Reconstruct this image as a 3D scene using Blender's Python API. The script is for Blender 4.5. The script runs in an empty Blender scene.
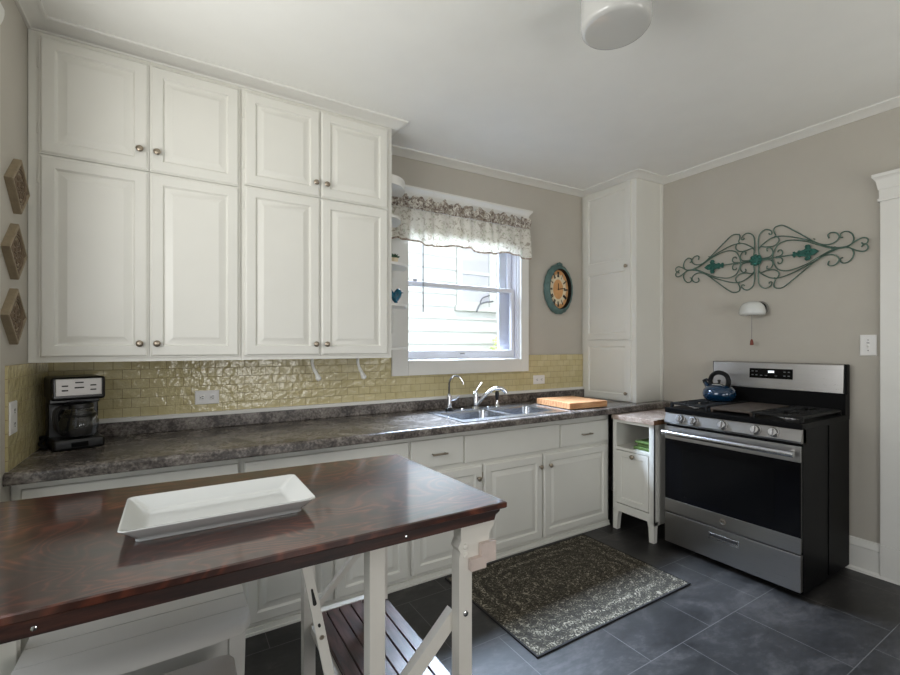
import bpy, bmesh, math, random
from math import sin, cos, pi, radians
from mathutils import Vector, Matrix
random.seed(7)
SC = bpy.context.scene
COL = SC.collection

# ------------------------------------------------------------------ room numbers (metres)
XL, XR, YB, YR = -0.535, 3.593, 2.915, -1.75       # left, right, window wall, wall behind the camera
YU, YC = 2.568, 2.328                               # faces of the wall cabinets and of the base cabinets
XT, YT = 3.233, 2.340                               # faces of the tall corner cabinet
CT = 0.914                                          # worktop height
def zc(x):                                          # the old ceiling is not quite level
    return 2.768 if x <= 1.2 else 2.768 + (x - 1.2) * 0.0172

# ------------------------------------------------------------------ materials
def lin(r, g, b):
    f = lambda v: v / 12.92 if v <= 0.04045 else ((v + 0.055) / 1.055) ** 2.4
    return (f(r / 255), f(g / 255), f(b / 255), 1)

class NT:
    def __init__(s, name):
        s.m = bpy.data.materials.new(name); s.m.use_nodes = True
        s.t = s.m.node_tree; s.b = s.t.nodes['Principled BSDF']
    def n(s, typ, **kw):
        o = s.t.nodes.new(typ)
        for k, v in kw.items(): setattr(o, k, v)
        return o
    def l(s, a, b): s.t.links.new(a, b)
    def coord(s, scale=(1, 1, 1), loc=(0, 0, 0), rot=(0, 0, 0)):
        c = s.n('ShaderNodeTexCoord'); m = s.n('ShaderNodeMapping')
        m.inputs['Scale'].default_value = scale; m.inputs['Location'].default_value = loc; m.inputs['Rotation'].default_value = rot
        s.l(c.outputs['Object'], m.inputs['Vector']); return m.outputs['Vector']
    def noise(s, vec, scale, detail=4, rough=.55, dist=0):
        n = s.n('ShaderNodeTexNoise'); n.inputs['Scale'].default_value = scale; n.inputs['Detail'].default_value = detail
        n.inputs['Roughness'].default_value = rough; n.inputs['Distortion'].default_value = dist
        s.l(vec, n.inputs['Vector']); return n.outputs['Fac']
    def ramp(s, fac, stops):
        r = s.n('ShaderNodeValToRGB'); e = r.color_ramp.elements
        while len(e) < len(stops): e.new(0.5)
        for i, (p, c) in enumerate(stops): e[i].position = p; e[i].color = c
        s.l(fac, r.inputs['Fac']); return r.outputs['Color']
    def mix(s, fac, a, b, mode='MIX'):
        m = s.n('ShaderNodeMix', data_type='RGBA', blend_type=mode)
        ins = [i for i in m.inputs if i.enabled]
        for sock, v in zip(ins, (fac, a, b)):
            if hasattr(v, 'is_output'): s.l(v, sock)
            else: sock.default_value = v
        return [o for o in m.outputs if o.enabled][0]
    def math(s, op, a, b=None):
        m = s.n('ShaderNodeMath', operation=op)
        for i, v in enumerate((a, b)):
            if v is None: continue
            if hasattr(v, 'is_output'): s.l(v, m.inputs[i])
            else: m.inputs[i].default_value = v
        return m.outputs[0]
    def bump(s, h, strength=.2, dist=.01):
        b = s.n('ShaderNodeBump'); b.inputs['Strength'].default_value = strength; b.inputs['Distance'].default_value = dist
        s.l(h, b.inputs['Height']); s.l(b.outputs['Normal'], s.b.inputs['Normal'])
    def set(s, **kw):
        for k, v in kw.items():
            i = s.b.inputs[k.replace('_', ' ')]
            if hasattr(v, 'is_output'): s.l(v, i)
            else: i.default_value = v
        return s

def plain(name, rgb, rough=.5, metal=0, var=.06, vscale=6, bump=0, bscale=60, **kw):
    t = NT(name); v = t.coord(); c = lin(*rgb)
    d = tuple(x * (1 - var) for x in c[:3]) + (1,); u = tuple(min(1, x * (1 + var)) for x in c[:3]) + (1,)
    t.set(Base_Color=t.ramp(t.noise(v, vscale, 3), [(.3, d), (.7, u)]), Roughness=rough, Metallic=metal, **kw)
    if bump: t.bump(t.noise(v, bscale, 3), bump, .004)
    return t.m

M = {}
M['wall'] = plain('greige_wall_paint', (185, 180, 170), .75, var=.015, bump=.12, bscale=140)
M['ceiling'] = plain('ceiling_paint', (236, 236, 232), .8, var=.012, bump=.1, bscale=90)
M['trim'] = plain('white_trim_paint', (226, 225, 220), .4, var=.015)
M['cab'] = plain('cabinet_paint', (222, 221, 214), .38, var=.02, vscale=3, bump=.03, bscale=30)
M['cream'] = plain('cart_white_paint', (222, 218, 210), .45, var=.03, vscale=9, bump=.05)
M['benchw'] = plain('bench_white_paint', (200, 197, 191), .5, var=.025)
M['taupe'] = plain('taupe_paint', (170, 163, 155), .5, var=.03)
M['plastic'] = plain('white_plastic', (228, 227, 225), .35, var=.01)
M['black'] = plain('black_plastic', (16, 16, 17), .28, var=.05)
M['blackm'] = plain('black_matte', (15, 15, 16), .55, var=.05, Specular_IOR_Level=.2)
M['enamel'] = plain('black_enamel', (13, 13, 14), .45, var=.05, Specular_IOR_Level=.07)
M['grate'] = plain('cast_iron', (18, 18, 18), .55, var=.1, bump=.1, bscale=200, Specular_IOR_Level=.25)
M['griddle'] = plain('worn_griddle', (80, 70, 62), .45, var=.12, vscale=12, metal=.3)
M['nickel'] = plain('aged_nickel', (168, 156, 140), .36, 1, var=.15, vscale=40)
M['chrome'] = plain('chrome', (205, 206, 208), .1, 1, var=.02)
M['panelsilver'] = plain('silver_plastic_panel', (168, 165, 162), .42, .6, var=.03)
M['alu'] = plain('bright_metal', (190, 190, 192), .25, 1, var=.03)
M['porcelain'] = plain('white_porcelain', (208, 210, 208), .14, var=.008, Coat_Weight=.6)
M['glassw'] = plain('white_glass', (196, 196, 193), .12, var=.01, Coat_Weight=.4)
M['slot'] = plain('dark_slot', (30, 28, 28), .6)
M['vinyl'] = plain('white_vinyl', (222, 223, 230), .35, var=.01)
M['leaf'] = plain('green_leaf', (52, 92, 66), .5, var=.25, vscale=60)
M['leafy'] = plain('spring_leaf', (190, 204, 130), .6, var=.2, vscale=8)
M['teal'] = plain('teal_glaze', (12, 82, 104), .2, var=.15, vscale=20)
M['towel'] = plain('green_towel', (92, 118, 62), .9, var=.12, vscale=50, bump=.5, bscale=220)
M['iron'] = plain('weathered_iron', (88, 112, 101), .5, .4, var=.3, vscale=50)
M['fleur'] = plain('teal_patina', (30, 90, 80), .55, .1, var=.35, vscale=60, bump=.2, bscale=120)
M['clockteal'] = plain('aged_teal_paint', (78, 104, 101), .6, var=.22, vscale=30, bump=.3, bscale=90)
M['clockface'] = plain('aged_clock_face', (214, 160, 104), .6, var=.14, vscale=14)
M['clockpale'] = plain('pale_clock_ring', (228, 214, 184), .6, var=.1, vscale=20)
M['ink'] = plain('dark_ink', (44, 34, 28), .6)
M['redwood'] = plain('red_brown_wood', (112, 48, 32), .5)
M['plaque'] = plain('tan_resin', (140, 126, 103), .7, var=.12, vscale=30, bump=.35, bscale=140)
M['plaqued'] = plain('tan_resin_carving', (112, 95, 76), .75, var=.2, vscale=60, bump=.3, bscale=160)
M['edgewood'] = plain('raw_brown_wood', (104, 74, 50), .6, var=.15, vscale=40)
M['rawblock'] = plain('whitewashed_wood', (206, 190, 182), .7, var=.06, vscale=30, bump=.1)
M['display'] = plain('oven_panel', (12, 12, 13), .12, Specular_IOR_Level=.12)
M['ground'] = plain('outside_ground', (104, 108, 88), .9, var=.1)
M['houseglass'] = plain('grey_screened_glass', (178, 176, 180), .5, var=.03)
M['cordgrey'] = plain('grey_cord', (96, 98, 102), .5)

t = NT('kettle_blue'); t.set(Base_Color=lin(8, 46, 74), Roughness=.12, Coat_Weight=.8, Metallic=.15); M['kettle'] = t.m
t = NT('lit_digits'); t.set(Base_Color=lin(220, 225, 230), Emission_Color=lin(225, 235, 240), Emission_Strength=1.1); M['lit'] = t.m

def steel(name, rgb, sc, rough=.3):
    t = NT(name); v = t.coord(sc)
    f = t.noise(v, 8, 5, .7)
    c = lin(*rgb); t.set(Metallic=1, Base_Color=t.ramp(f, [(.3, tuple(x * .88 for x in c[:3]) + (1,)), (.7, c)]),
                         Roughness=t.math('ADD', t.math('MULTIPLY', f, .14), rough - .07))
    return t.m
M['steel'] = steel('brushed_steel', (176, 174, 172), (40, 1, 60))
M['steelp'] = steel('brushed_panel_steel', (140, 138, 136), (40, 1, 60), .34)
M['sink'] = steel('sink_steel', (178, 181, 186), (6, 6, 6), .24)

t = NT('carafe_glass')                                # window and carafe glass
t.set(Base_Color=(.97, .98, 1, 1), Roughness=0, Transmission_Weight=1, IOR=1.45); M['carafe'] = t.m
t = NT('window_pane')
tr = t.n('ShaderNodeBsdfTransparent'); tr.inputs[0].default_value = (.97, .98, .99, 1)
gl = t.n('ShaderNodeBsdfGlossy'); gl.inputs['Roughness'].default_value = 0
lw = t.n('ShaderNodeLayerWeight'); fr = t.math('ADD', t.math('MULTIPLY', t.math('POWER', lw.outputs['Facing'], 5), .5), .03)
mx = t.n('ShaderNodeMixShader'); t.l(fr, mx.inputs[0]); t.l(tr.outputs[0], mx.inputs[1]); t.l(gl.outputs[0], mx.inputs[2])
t.l(mx.outputs[0], t.t.nodes['Material Output'].inputs['Surface']); M['pane'] = t.m

t = NT('oven_glass'); t.set(Base_Color=lin(13, 13, 15), Roughness=.06, Specular_IOR_Level=.1); M['ovenglass'] = t.m

# glazed pale yellow subway tile; rot turns the brick pattern onto the wall
def tile_mat(name, rot):
    t = NT(name)
    v = t.coord(rot=rot, loc=(0, 1.307, 0))
    b = t.n('ShaderNodeTexBrick'); t.l(v, b.inputs['Vector'])
    b.offset = .5; b.inputs['Scale'].default_value = 1
    b.inputs['Brick Width'].default_value = .0785; b.inputs['Row Height'].default_value = .0505
    b.inputs['Mortar Size'].default_value = .0015; b.inputs['Mortar Smooth'].default_value = .15; b.inputs['Bias'].default_value = 0
    b.inputs['Color1'].default_value = lin(196, 184, 140); b.inputs['Color2'].default_value = lin(206, 195, 152)
    b.inputs['Mortar'].default_value = lin(140, 122, 82)
    w = t.coord()
    t.set(Base_Color=t.mix(.25, b.outputs['Color'], t.ramp(t.noise(w, 14, 3), [(.35, lin(186, 172, 124)), (.65, lin(212, 202, 162))])),
          Roughness=t.math('ADD', t.math('MULTIPLY', b.outputs['Fac'], .5), .1), Specular_IOR_Level=.6)
    h = t.math('SUBTRACT', t.math('MULTIPLY', t.noise(w, 30, 2, .5), 1.6), b.outputs['Fac'])
    t.bump(h, .55, .006)
    return t.m
M['tileb'] = tile_mat('yellow_glazed_tile', (radians(90), 0, 0))
M['tilel'] = tile_mat('yellow_glazed_tile_side', (radians(90), radians(90), 0))

def laminate(name, cols, sc=9):
    t = NT(name); v = t.coord()
    a = t.noise(v, sc, 8, .68, .6); b = t.noise(v, sc * 8, 5, .7)
    f = t.math('ADD', t.math('MULTIPLY', a, .55), t.math('MULTIPLY', b, .45))
    t.set(Base_Color=t.ramp(f, [(.34, lin(*cols[0])), (.46, lin(*cols[1])), (.54, lin(*cols[2])), (.66, lin(*cols[3]))]), Roughness=.26, Specular_IOR_Level=.5)
    return t.m
M['lam'] = laminate('stone_laminate', [(34, 31, 31), (80, 74, 71), (120, 113, 107), (162, 155, 148)])
M['lam2'] = laminate('pink_stone_laminate', [(112, 92, 84), (166, 146, 134), (188, 172, 160), (208, 196, 186)], 14)

def wood(name, dark, mid, light, axis_scale, rough=.3, sc=4, **kw):
    t = NT(name); v = t.coord(axis_scale)
    n = t.noise(v, sc, 6, .6, 1.6); g = t.noise(v, sc * 9, 4, .7)
    w = t.n('ShaderNodeTexWave', wave_type='BANDS', bands_direction='Y'); w.inputs['Scale'].default_value = 1.5
    w.inputs['Distortion'].default_value = 9; w.inputs['Detail'].default_value = 3; w.inputs['Detail Scale'].default_value = 1.1
    t.l(v, w.inputs['Vector'])
    f = t.math('ADD', t.math('MULTIPLY', n, .5), t.math('ADD', t.math('MULTIPLY', w.outputs['Fac'], .2), t.math('MULTIPLY', g, .3)))
    t.set(Base_Color=t.ramp(f, [(.3, lin(*dark)), (.5, lin(*mid)), (.72, lin(*light))]), Roughness=rough, **kw)
    t.bump(f, .06, .003)
    return t.m
t = NT('stained_tabletop'); v = t.coord((1, 1.7, 1))
n0 = t.noise(v, 2.6, 2, .45, .7); n1 = t.noise(v, 5, 6, .62, .5); n2 = t.noise(t.coord((3, 40, 1)), 7, 4, .65)
gr = t.math('POWER', t.math('ADD', t.math('MULTIPLY', t.math('SINE', t.math('MULTIPLY', n0, 105)), .5), .5), 2.2)
f = t.math('ADD', t.math('MULTIPLY', n1, .62), t.math('ADD', t.math('MULTIPLY', gr, .13), t.math('MULTIPLY', n2, .24)))
t.set(Base_Color=t.ramp(f, [(.3, lin(30, 13, 9)), (.48, lin(60, 27, 18)), (.64, lin(102, 52, 35)), (.78, lin(130, 74, 50))]), Roughness=.4, Specular_IOR_Level=.3,
      Coat_Weight=1, Coat_Roughness=.09, Coat_IOR=1.72)
t.bump(n2, .04, .002); M['darkwood'] = t.m
M['apron'] = wood('stained_apron', (24, 14, 13), (52, 28, 23), (88, 52, 42), (1.2, 4, 14), .4, 4)
M['slat'] = wood('stained_slat', (34, 20, 19), (68, 42, 38), (98, 68, 62), (12, 1, 12), .3, 4)
M['maple'] = wood('maple_board', (166, 112, 72), (192, 140, 98), (212, 168, 126), (1, 7, 7), .45, 3)

# dark slate floor tiles
t = NT('slate_tile'); v = t.coord(loc=(-.135, -.2498 , 0))
b = t.n('ShaderNodeTexBrick'); t.l(v, b.inputs['Vector']); b.offset = .5; b.inputs['Scale'].default_value = 1
b.inputs['Brick Width'].default_value = .47; b.inputs['Row Height'].default_value = .4816
b.inputs['Mortar Size'].default_value = .0016; b.inputs['Mortar Smooth'].default_value = .1
b.inputs['Color1'].default_value = (.45, .45, .45, 1); b.inputs['Color2'].default_value = (.55, .55, .55, 1)
w = t.coord((1, 1.9, 1), rot=(0, 0, .5))
f = t.math('ADD', t.math('MULTIPLY', t.noise(w, 2.4, 9, .68, .9), .75), t.math('MULTIPLY', t.noise(w, 22, 4, .6), .25))
f = t.math('ADD', f, t.math('SUBTRACT', t.math('MULTIPLY', b.outputs['Color'], .5), .25))
slate = t.ramp(f, [(.36, lin(25, 24, 24)), (.5, lin(42, 41, 41)), (.62, lin(68, 65, 64)), (.74, lin(98, 95, 93))])
t.set(Base_Color=t.mix(b.outputs['Fac'], slate, lin(88, 86, 85)), Roughness=t.math('ADD', t.math('MULTIPLY', f, .3), .3))
t.bump(t.math('SUBTRACT', t.math('MULTIPLY', f, .5), b.outputs['Fac']), .25, .004)
M['floor'] = t.m

# distressed oriental rug: border bands, arabesque speckle and a rosette field
t = NT('distressed_rug'); c = t.n('ShaderNodeTexCoord'); sx = t.n('ShaderNodeSeparateXYZ'); t.l(c.outputs['Object'], sx.inputs[0])
ax = t.math('ABSOLUTE', sx.outputs['X']); ay = t.math('ABSOLUTE', sx.outputs['Y'])
ed = t.math('MINIMUM', t.math('SUBTRACT', .583, ax), t.math('SUBTRACT', .395, ay))     # distance in from the edge
r = t.math('SQRT', t.math('ADD', t.math('POWER', sx.outputs['X'], 2), t.math('POWER', t.math('MULTIPLY', sx.outputs['Y'], 1.35), 2)))
ang = t.math('ARCTAN2', t.math('MULTIPLY', sx.outputs['Y'], 1.35), sx.outputs['X'])
pet = t.math('SINE', t.math('ADD', t.math('MULTIPLY', r, 95), t.math('MULTIPLY', t.math('SINE', t.math('MULTIPLY', ang, 12)), 1.9)))
v = t.coord()
vo = t.n('ShaderNodeTexVoronoi', feature='SMOOTH_F1'); vo.inputs['Scale'].default_value = 32
wv = t.n('ShaderNodeVectorMath', operation='ADD'); nz = t.n('ShaderNodeTexNoise'); nz.inputs['Scale'].default_value = 16
t.l(v, nz.inputs['Vector']); sc_ = t.n('ShaderNodeVectorMath', operation='SCALE'); sc_.inputs['Scale'].default_value = .05
t.l(nz.outputs['Color'], sc_.inputs[0]); t.l(v, wv.inputs[0]); t.l(sc_.outputs[0], wv.inputs[1]); t.l(wv.outputs[0], vo.inputs['Vector'])
arab = t.math('SINE', t.math('MULTIPLY', vo.outputs['Distance'], 34))
n1 = t.noise(v, 95, 4, .7); n2 = t.noise(v, 9, 5, .65)
pat = t.math('ADD', t.math('MULTIPLY', arab, .15), t.math('ADD', t.math('MULTIPLY', pet, .05), t.math('ADD', t.math('MULTIPLY', n1, 1.1), t.math('MULTIPLY', n2, .4))))
band = t.math('SINE', t.math('MULTIPLY', ed, 78))
pat = t.math('ADD', pat, t.math('MULTIPLY', t.math('MULTIPLY', band, t.math('LESS_THAN', ed, .15)), .07))
t.set(Base_Color=t.ramp(pat, [(.55, lin(58, 55, 50)), (.84, lin(80, 76, 68)), (.97, lin(132, 125, 110)), (1, lin(158, 151, 136))]), Roughness=.95, Specular_IOR_Level=.1)
t.bump(n1, .4, .004)
M['rug'] = t.m
M['rugedge'] = plain('dark_rug_binding', (34, 33, 34), .9)

# printed valance cloth
def cloth(name, base, blots, spread, sc, trans=.35):
    t = NT(name); v = t.coord((1, .3, 1))
    f = t.noise(v, sc, 4, .62, 1.2); g = t.noise(v, sc * 1.7, 3, .6, .8)
    c = t.mix(t.ramp(f, [(spread, (0, 0, 0, 1)), (spread + .07, (1, 1, 1, 1))]), lin(*base), lin(*blots[0]))
    c = t.mix(t.ramp(g, [(spread + .03, (0, 0, 0, 1)), (spread + .1, (1, 1, 1, 1))]), c, lin(*blots[1]))
    t.set(Base_Color=c, Roughness=.9, Specular_IOR_Level=.1)
    tl = t.n('ShaderNodeBsdfTranslucent'); t.l(c, tl.inputs[0]); m = t.n('ShaderNodeMixShader'); m.inputs[0].default_value = trans
    o = t.t.nodes['Material Output']; t.l(t.b.outputs[0], m.inputs[1]); t.l(tl.outputs[0], m.inputs[2]); t.l(m.outputs[0], o.inputs['Surface'])
    return t.m
M['valance'] = cloth('floral_print', (240, 237, 230), [(194, 186, 174), (208, 210, 192)], .54, 30, .45)
M['ruffle'] = cloth('floral_ruffle', (220, 216, 206), [(124, 110, 102), (164, 154, 142)], .47, 34, .15)
M['hem'] = cloth('brown_hem', (176, 158, 142), [(110, 90, 80), (206, 196, 180)], .5, 50, .15)

# ------------------------------------------------------------------ mesh builder (works in room coordinates)
class G:
    def __init__(s): s.bm = bmesh.new()
    def box(s, x0, y0, z0, x1, y1, z1, bev=0, seg=2):
        return s.obox(((x0 + x1) / 2, (y0 + y1) / 2, (z0 + z1) / 2), (abs(x1 - x0), abs(y1 - y0), abs(z1 - z0)), None, bev, seg)
    def obox(s, c, size, rot=None, bev=0, seg=2):
        m = Matrix.Translation(c) @ (rot.to_4x4() if rot else Matrix()) @ Matrix.Diagonal((size[0], size[1], size[2], 1))
        r = bmesh.ops.create_cube(s.bm, size=1, matrix=m)
        if bev:
            es = list({e for v in r['verts'] for e in v.link_edges})
            bmesh.ops.bevel(s.bm, geom=es, offset=bev, segments=seg, profile=.5, affect='EDGES')
        return s
    def bar(s, p, q, w, h, up=(0, 0, 1), bev=0):             # rectangular bar from p to q
        p, q = Vector(p), Vector(q); d = (q - p); L = d.length; d.normalize()
        u = Vector(up); sd = d.cross(u).normalized(); u = sd.cross(d).normalized()
        rot = Matrix((sd, d, u)).transposed()
        return s.obox((p + q) / 2, (w, L, h), rot, bev)
    def lathe(s, prof, c=(0, 0, 0), axis=(0, 0, 1), seg=24, cap0=True, cap1=True, sx=1, sy=1):
        z = Vector(axis).normalized(); x = z.orthogonal().normalized() if abs(z.z) < .99 else Vector((1, 0, 0)); y = z.cross(x)
        c = Vector(c); rings = []
        for r, h in prof:
            rings.append([s.bm.verts.new(c + z * h + (x * cos(a) * sx + y * sin(a) * sy) * r) for a in (2 * pi * i / seg for i in range(seg))])
        for a, b in zip(rings, rings[1:]):
            for i in range(seg): s.bm.faces.new((a[i], a[(i + 1) % seg], b[(i + 1) % seg], b[i]))
        if cap0 and prof[0][0] > 1e-6: s.bm.faces.new(rings[0][::-1])
        if cap1 and prof[-1][0] > 1e-6: s.bm.faces.new(rings[-1])
        return s
    def cyl(s, p, q, r, r1=None, seg=16):
        p, q = Vector(p), Vector(q)
        return s.lathe([(r, 0), (r if r1 is None else r1, (q - p).length)], p, q - p, seg)
    def tube(s, pts, r, seg=8, closed=False):
        P = [Vector(p) for p in pts]; n = len(P); rr = r if isinstance(r, (list, tuple)) else [r] * n
        nrm = None; rings = []
        for i in range(n):
            d = (P[(i + 1) % n] - P[i - 1]) if closed else (P[min(i + 1, n - 1)] - P[max(i - 1, 0)])
            d.normalize()
            nrm = d.orthogonal().normalized() if nrm is None else (nrm - d * nrm.dot(d)).normalized()
            b = d.cross(nrm)
            rings.append([s.bm.verts.new(P[i] + (nrm * cos(a) + b * sin(a)) * rr[i]) for a in (2 * pi * k / seg for k in range(seg))])
        for i in range(n if closed else n - 1):
            A, B = rings[i], rings[(i + 1) % n]
            for k in range(seg): s.bm.faces.new((A[k], A[(k + 1) % seg], B[(k + 1) % seg], B[k]))
        if not closed: s.bm.faces.new(rings[0][::-1]); s.bm.faces.new(rings[-1])
        return s
    def prism(s, poly, vec):                                 # closed polygon of 3D points pushed along vec
        v = Vector(vec); a = [s.bm.verts.new(Vector(p)) for p in poly]; b = [s.bm.verts.new(Vector(p) + v) for p in poly]; n = len(a)
        s.bm.faces.new(a[::-1]); s.bm.faces.new(b)
        for i in range(n): s.bm.faces.new((a[i], a[(i + 1) % n], b[(i + 1) % n], b[i]))
        return s
    def rings(s, rs, cap0=True, cap1=True):                  # skin through a list of closed loops of points
        R = [[s.bm.verts.new(Vector(p)) for p in r] for r in rs]; n = len(R[0])
        for a, b in zip(R, R[1:]):
            for i in range(n): s.bm.faces.new((a[i], a[(i + 1) % n], b[(i + 1) % n], b[i]))
        if cap0: s.bm.faces.new(R[0][::-1])
        if cap1: s.bm.faces.new(R[-1])
        return s
    def grid(s, P):                                          # open sheet through rows of points
        R = [[s.bm.verts.new(Vector(p)) for p in r] for r in P]
        for a, b in zip(R, R[1:]):
            for i in range(len(a) - 1): s.bm.faces.new((a[i], a[i + 1], b[i + 1], b[i]))
        return s
    def panel(s, o, u, v, n, W, H, th, prof):                # board with a relief of concentric rectangles: prof = (inset, height)
        o, u, v, n = Vector(o), Vector(u), Vector(v), Vector(n)
        rs = []
        for i, h in [(0, -th)] + list(prof):
            rs.append([o + u * a + v * b + n * h for a, b in ((i, i), (W - i, i), (W - i, H - i), (i, H - i))])
        return s.rings(rs)
    def sweep(s, path, prof):                                # moulding: path in plan, prof = (offset to the right of travel, height above z(x,y))
        P = [Vector((p[0], p[1], 0)) for p in path]; n = len(P); R = []
        nr = [Vector(((b - a).y, -(b - a).x, 0)).normalized() for a, b in zip(P, P[1:])]
        for i in range(n):
            a = nr[max(i - 1, 0)]; b = nr[min(i, n - 2)]; m = (a + b) / (1 + a.dot(b))
            R.append([(P[i].x + m.x * o, P[i].y + m.y * o, path[i][2] + h) for o, h in prof])
        return s.rings(R)
    def build(s, name, mat, parent=None, smooth=35, label=None, at=None, recalc=True):
        if recalc: bmesh.ops.recalc_face_normals(s.bm, faces=s.bm.faces[:])
        me = bpy.data.meshes.new(name)
        loc = Vector(at) if at is not None else Vector((0, 0, 0))
        w = Vector((0, 0, 0)); p = parent
        while p is not None: w += p.location; p = p.parent
        s.bm.transform(Matrix.Translation(-(w + loc)))
        s.bm.to_mesh(me); s.bm.free()
        if smooth:
            me.polygons.foreach_set('use_smooth', [True] * len(me.polygons)); me.set_sharp_from_angle(angle=radians(smooth))
        o = bpy.data.objects.new(name, me); COL.objects.link(o); o.location = loc; o.parent = parent
        me.materials.append(M[mat])
        if smooth:
            wn = o.modifiers.new('weighted_normals', 'WEIGHTED_NORMAL'); wn.keep_sharp = True; wn.weight = 80
        if label: o['label'] = label
        return o

def tag(o, label, cat, group=None):
    o['label'] = label; o['category'] = cat; o['kind'] = 'thing'
    if group: o['group'] = group
    return o
def thing(name, label, cat, loc, group=None):
    o = bpy.data.objects.new(name, None); COL.objects.link(o); o.location = loc; o.empty_display_size = .05
    return tag(o, label, cat, group)
def structure(o, label=None):
    o['kind'] = 'structure'
    if label: o['label'] = label
    return o
def holder(name, loc):
    o = bpy.data.objects.new(name, None); COL.objects.link(o); o.location = loc; o.empty_display_size = .05
    return structure(o)
def crom(P, n=6, closed=False):                              # smooth curve through points
    P = [Vector(p) for p in P]; out = []; N = len(P)
    for i in range(N if closed else N - 1):
        g = (lambda k: P[k % N]) if closed else (lambda k: P[min(max(k, 0), N - 1)])
        a, b, c, d = g(i - 1), g(i), g(i + 1), g(i + 2)
        for j in range(n):
            t = j / n
            out.append(.5 * ((2 * b) + (c - a) * t + (2 * a - 5 * b + 4 * c - d) * t * t + (3 * b - a - 3 * c + d) * t ** 3))
    if not closed: out.append(P[-1])
    return out

# ================================================================== THE ROOM
structure(G().box(XL - .1, YR - .1, -.05, XR + .1, YB + .15, 0).build('floor', 'floor', smooth=0))
g = G(); xs = [XL - .1, 1.2, XR + .1]
for a, b in zip(xs, xs[1:]):
    g.prism([(a, YR - .1, zc(a)), (b, YR - .1, zc(b)), (b, YR - .1, zc(b) + .1), (a, YR - .1, zc(a) + .1)], (0, YB - YR + .25, 0))
structure(g.build('ceiling', 'ceiling', smooth=0))
HT = 2.83
WX0, WX1, WZ0, WZ1 = 1.36, 2.485, 1.265, 2.44           # hole for the sink window
g = G()
g.box(XL - .1, YB, 0, WX0, YB + .13, HT).box(WX1, YB, 0, XR + .1, YB + .13, HT)
g.box(WX0, YB, 0, WX1, YB + .13, WZ0).box(WX0, YB, WZ1, WX1, YB + .13, HT)
structure(g.build('wall_back', 'wall', smooth=0))
LY0, LY1, LZ = .35, 2.04, 2.40                           # wide doorway in the left wall, beside the camera
structure(G().box(XL - .1, LY1, 0, XL, YB, HT).box(XL - .1, YR, 0, XL, LY0, HT).box(XL - .1, LY0, LZ, XL, LY1, HT).build('wall_left', 'wall', smooth=0))
# right wall with a doorway near the camera
g = G(); DY0, DY1, DZ = -.03, .83, 2.25
g.box(XR, DY1, 0, XR + .1, YB, HT).box(XR, YR, 0, XR + .1, DY0, HT).box(XR, DY0, DZ, XR + .1, DY1, HT)
structure(g.build('wall_right', 'wall', smooth=0))
# wall behind the camera: a wide glazed door opening and an unseen, added window opening let light in
RO = [(.45, 1.75, .05, 2.15), (2.3, 3.2, .95, 2.2)]
g = G(); z0 = 0
g.box(XL - .1, YR - .1, 0, .45, YR, HT).box(1.75, YR - .1, 0, 2.3, YR, HT).box(3.2, YR - .1, 0, XR + .1, YR, HT)
g.box(.45, YR - .1, 2.15, 1.75, YR, HT).box(.45, YR - .1, 0, 1.75, YR, .05)
g.box(2.3, YR - .1, 2.2, 3.2, YR, HT).box(2.3, YR - .1, 0, 3.2, YR, .95)
structure(g.build('wall_front', 'wall', smooth=0))

# ceiling moulding all the way round what the camera can see
path = [(XL, YR), (XL, YU), (1.149, YU), (1.149, YB), (XT, YB), (XT, YT), (XR, YT), (XR, YR)]
path = [(x, y, zc(x if x < 1.15 or x > 1.16 else 1.2)) for x, y in path]
prof = [(0, -.036), (.012, -.036), (.016, -.03), (.03, -.022), (.05, -.014), (.062, -.01), (.066, -.012), (.074, -.011), (.078, -.006), (.078, .004), (0, .004)]
structure(G().sweep(path, prof).build('trim_1', 'trim', smooth=50), 'white crown moulding round the ceiling')
# skirting of the right wall, with cap and quarter round
def skirting(name, path):
    prof = [(0, 0), (.03, 0), (.028, .014), (.018, .022), (.016, .024), (.016, .15), (.021, .155), (.018, .172), (.01, .186), (.008, .196), (0, .2)]
    structure(G().sweep([(x, y, 0) for x, y in path], prof).build(name, 'trim', smooth=40))
skirting('baseboard_right', [(XR, YB - .02), (XR, .82)])
skirting('baseboard_front', [(XR, -.16), (XR, YR), (3.2, YR)])
# casing of the doorway in the right wall
d1 = holder('door_1', (XR, .4, 0))
g = G().box(XR - .022, .82, .2, XR, .934, DZ, .003).box(XR - .022, DY0 - .12, .2, XR, DY0 + .01, DZ, .003)
g.box(XR - .026, .815, 0, XR, .934, .2, .002).box(XR - .026, DY0 - .12, 0, XR, DY0 + .01, .2, .002)
g.build('door_casing', 'trim', d1)
g = G().box(XR - .024, DY0 - .13, DZ, XR, .938, 2.355, .002).box(XR - .034, DY0 - .14, DZ - .012, XR, .944, DZ + .006, .003)
g.rings([[(XR + .002, y0, z), (XR - o, y0 , z), (XR - o, y1, z), (XR + .002, y1, z)] for o, y0, y1, z in
         [(.028, DY0 - .14, .942, 2.31), (.034, DY0 - .15, .95, 2.36), (.05, DY0 - .16, .96, 2.378), (.054, DY0 - .165, .964, 2.382), (.054, DY0 - .165, .964, 2.4)]])
g.build('door_head', 'trim', d1)
G().panel((XR + .02, DY1 - .005, .01), (0, -1, 0), (0, 0, 1), (-1, 0, 0), DY1 - DY0 - .01, DZ - .015, .035, [(0, 0), (.12, 0), (.13, -.01), (.18, -.004)]).build('door_panel', 'trim', d1)
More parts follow.
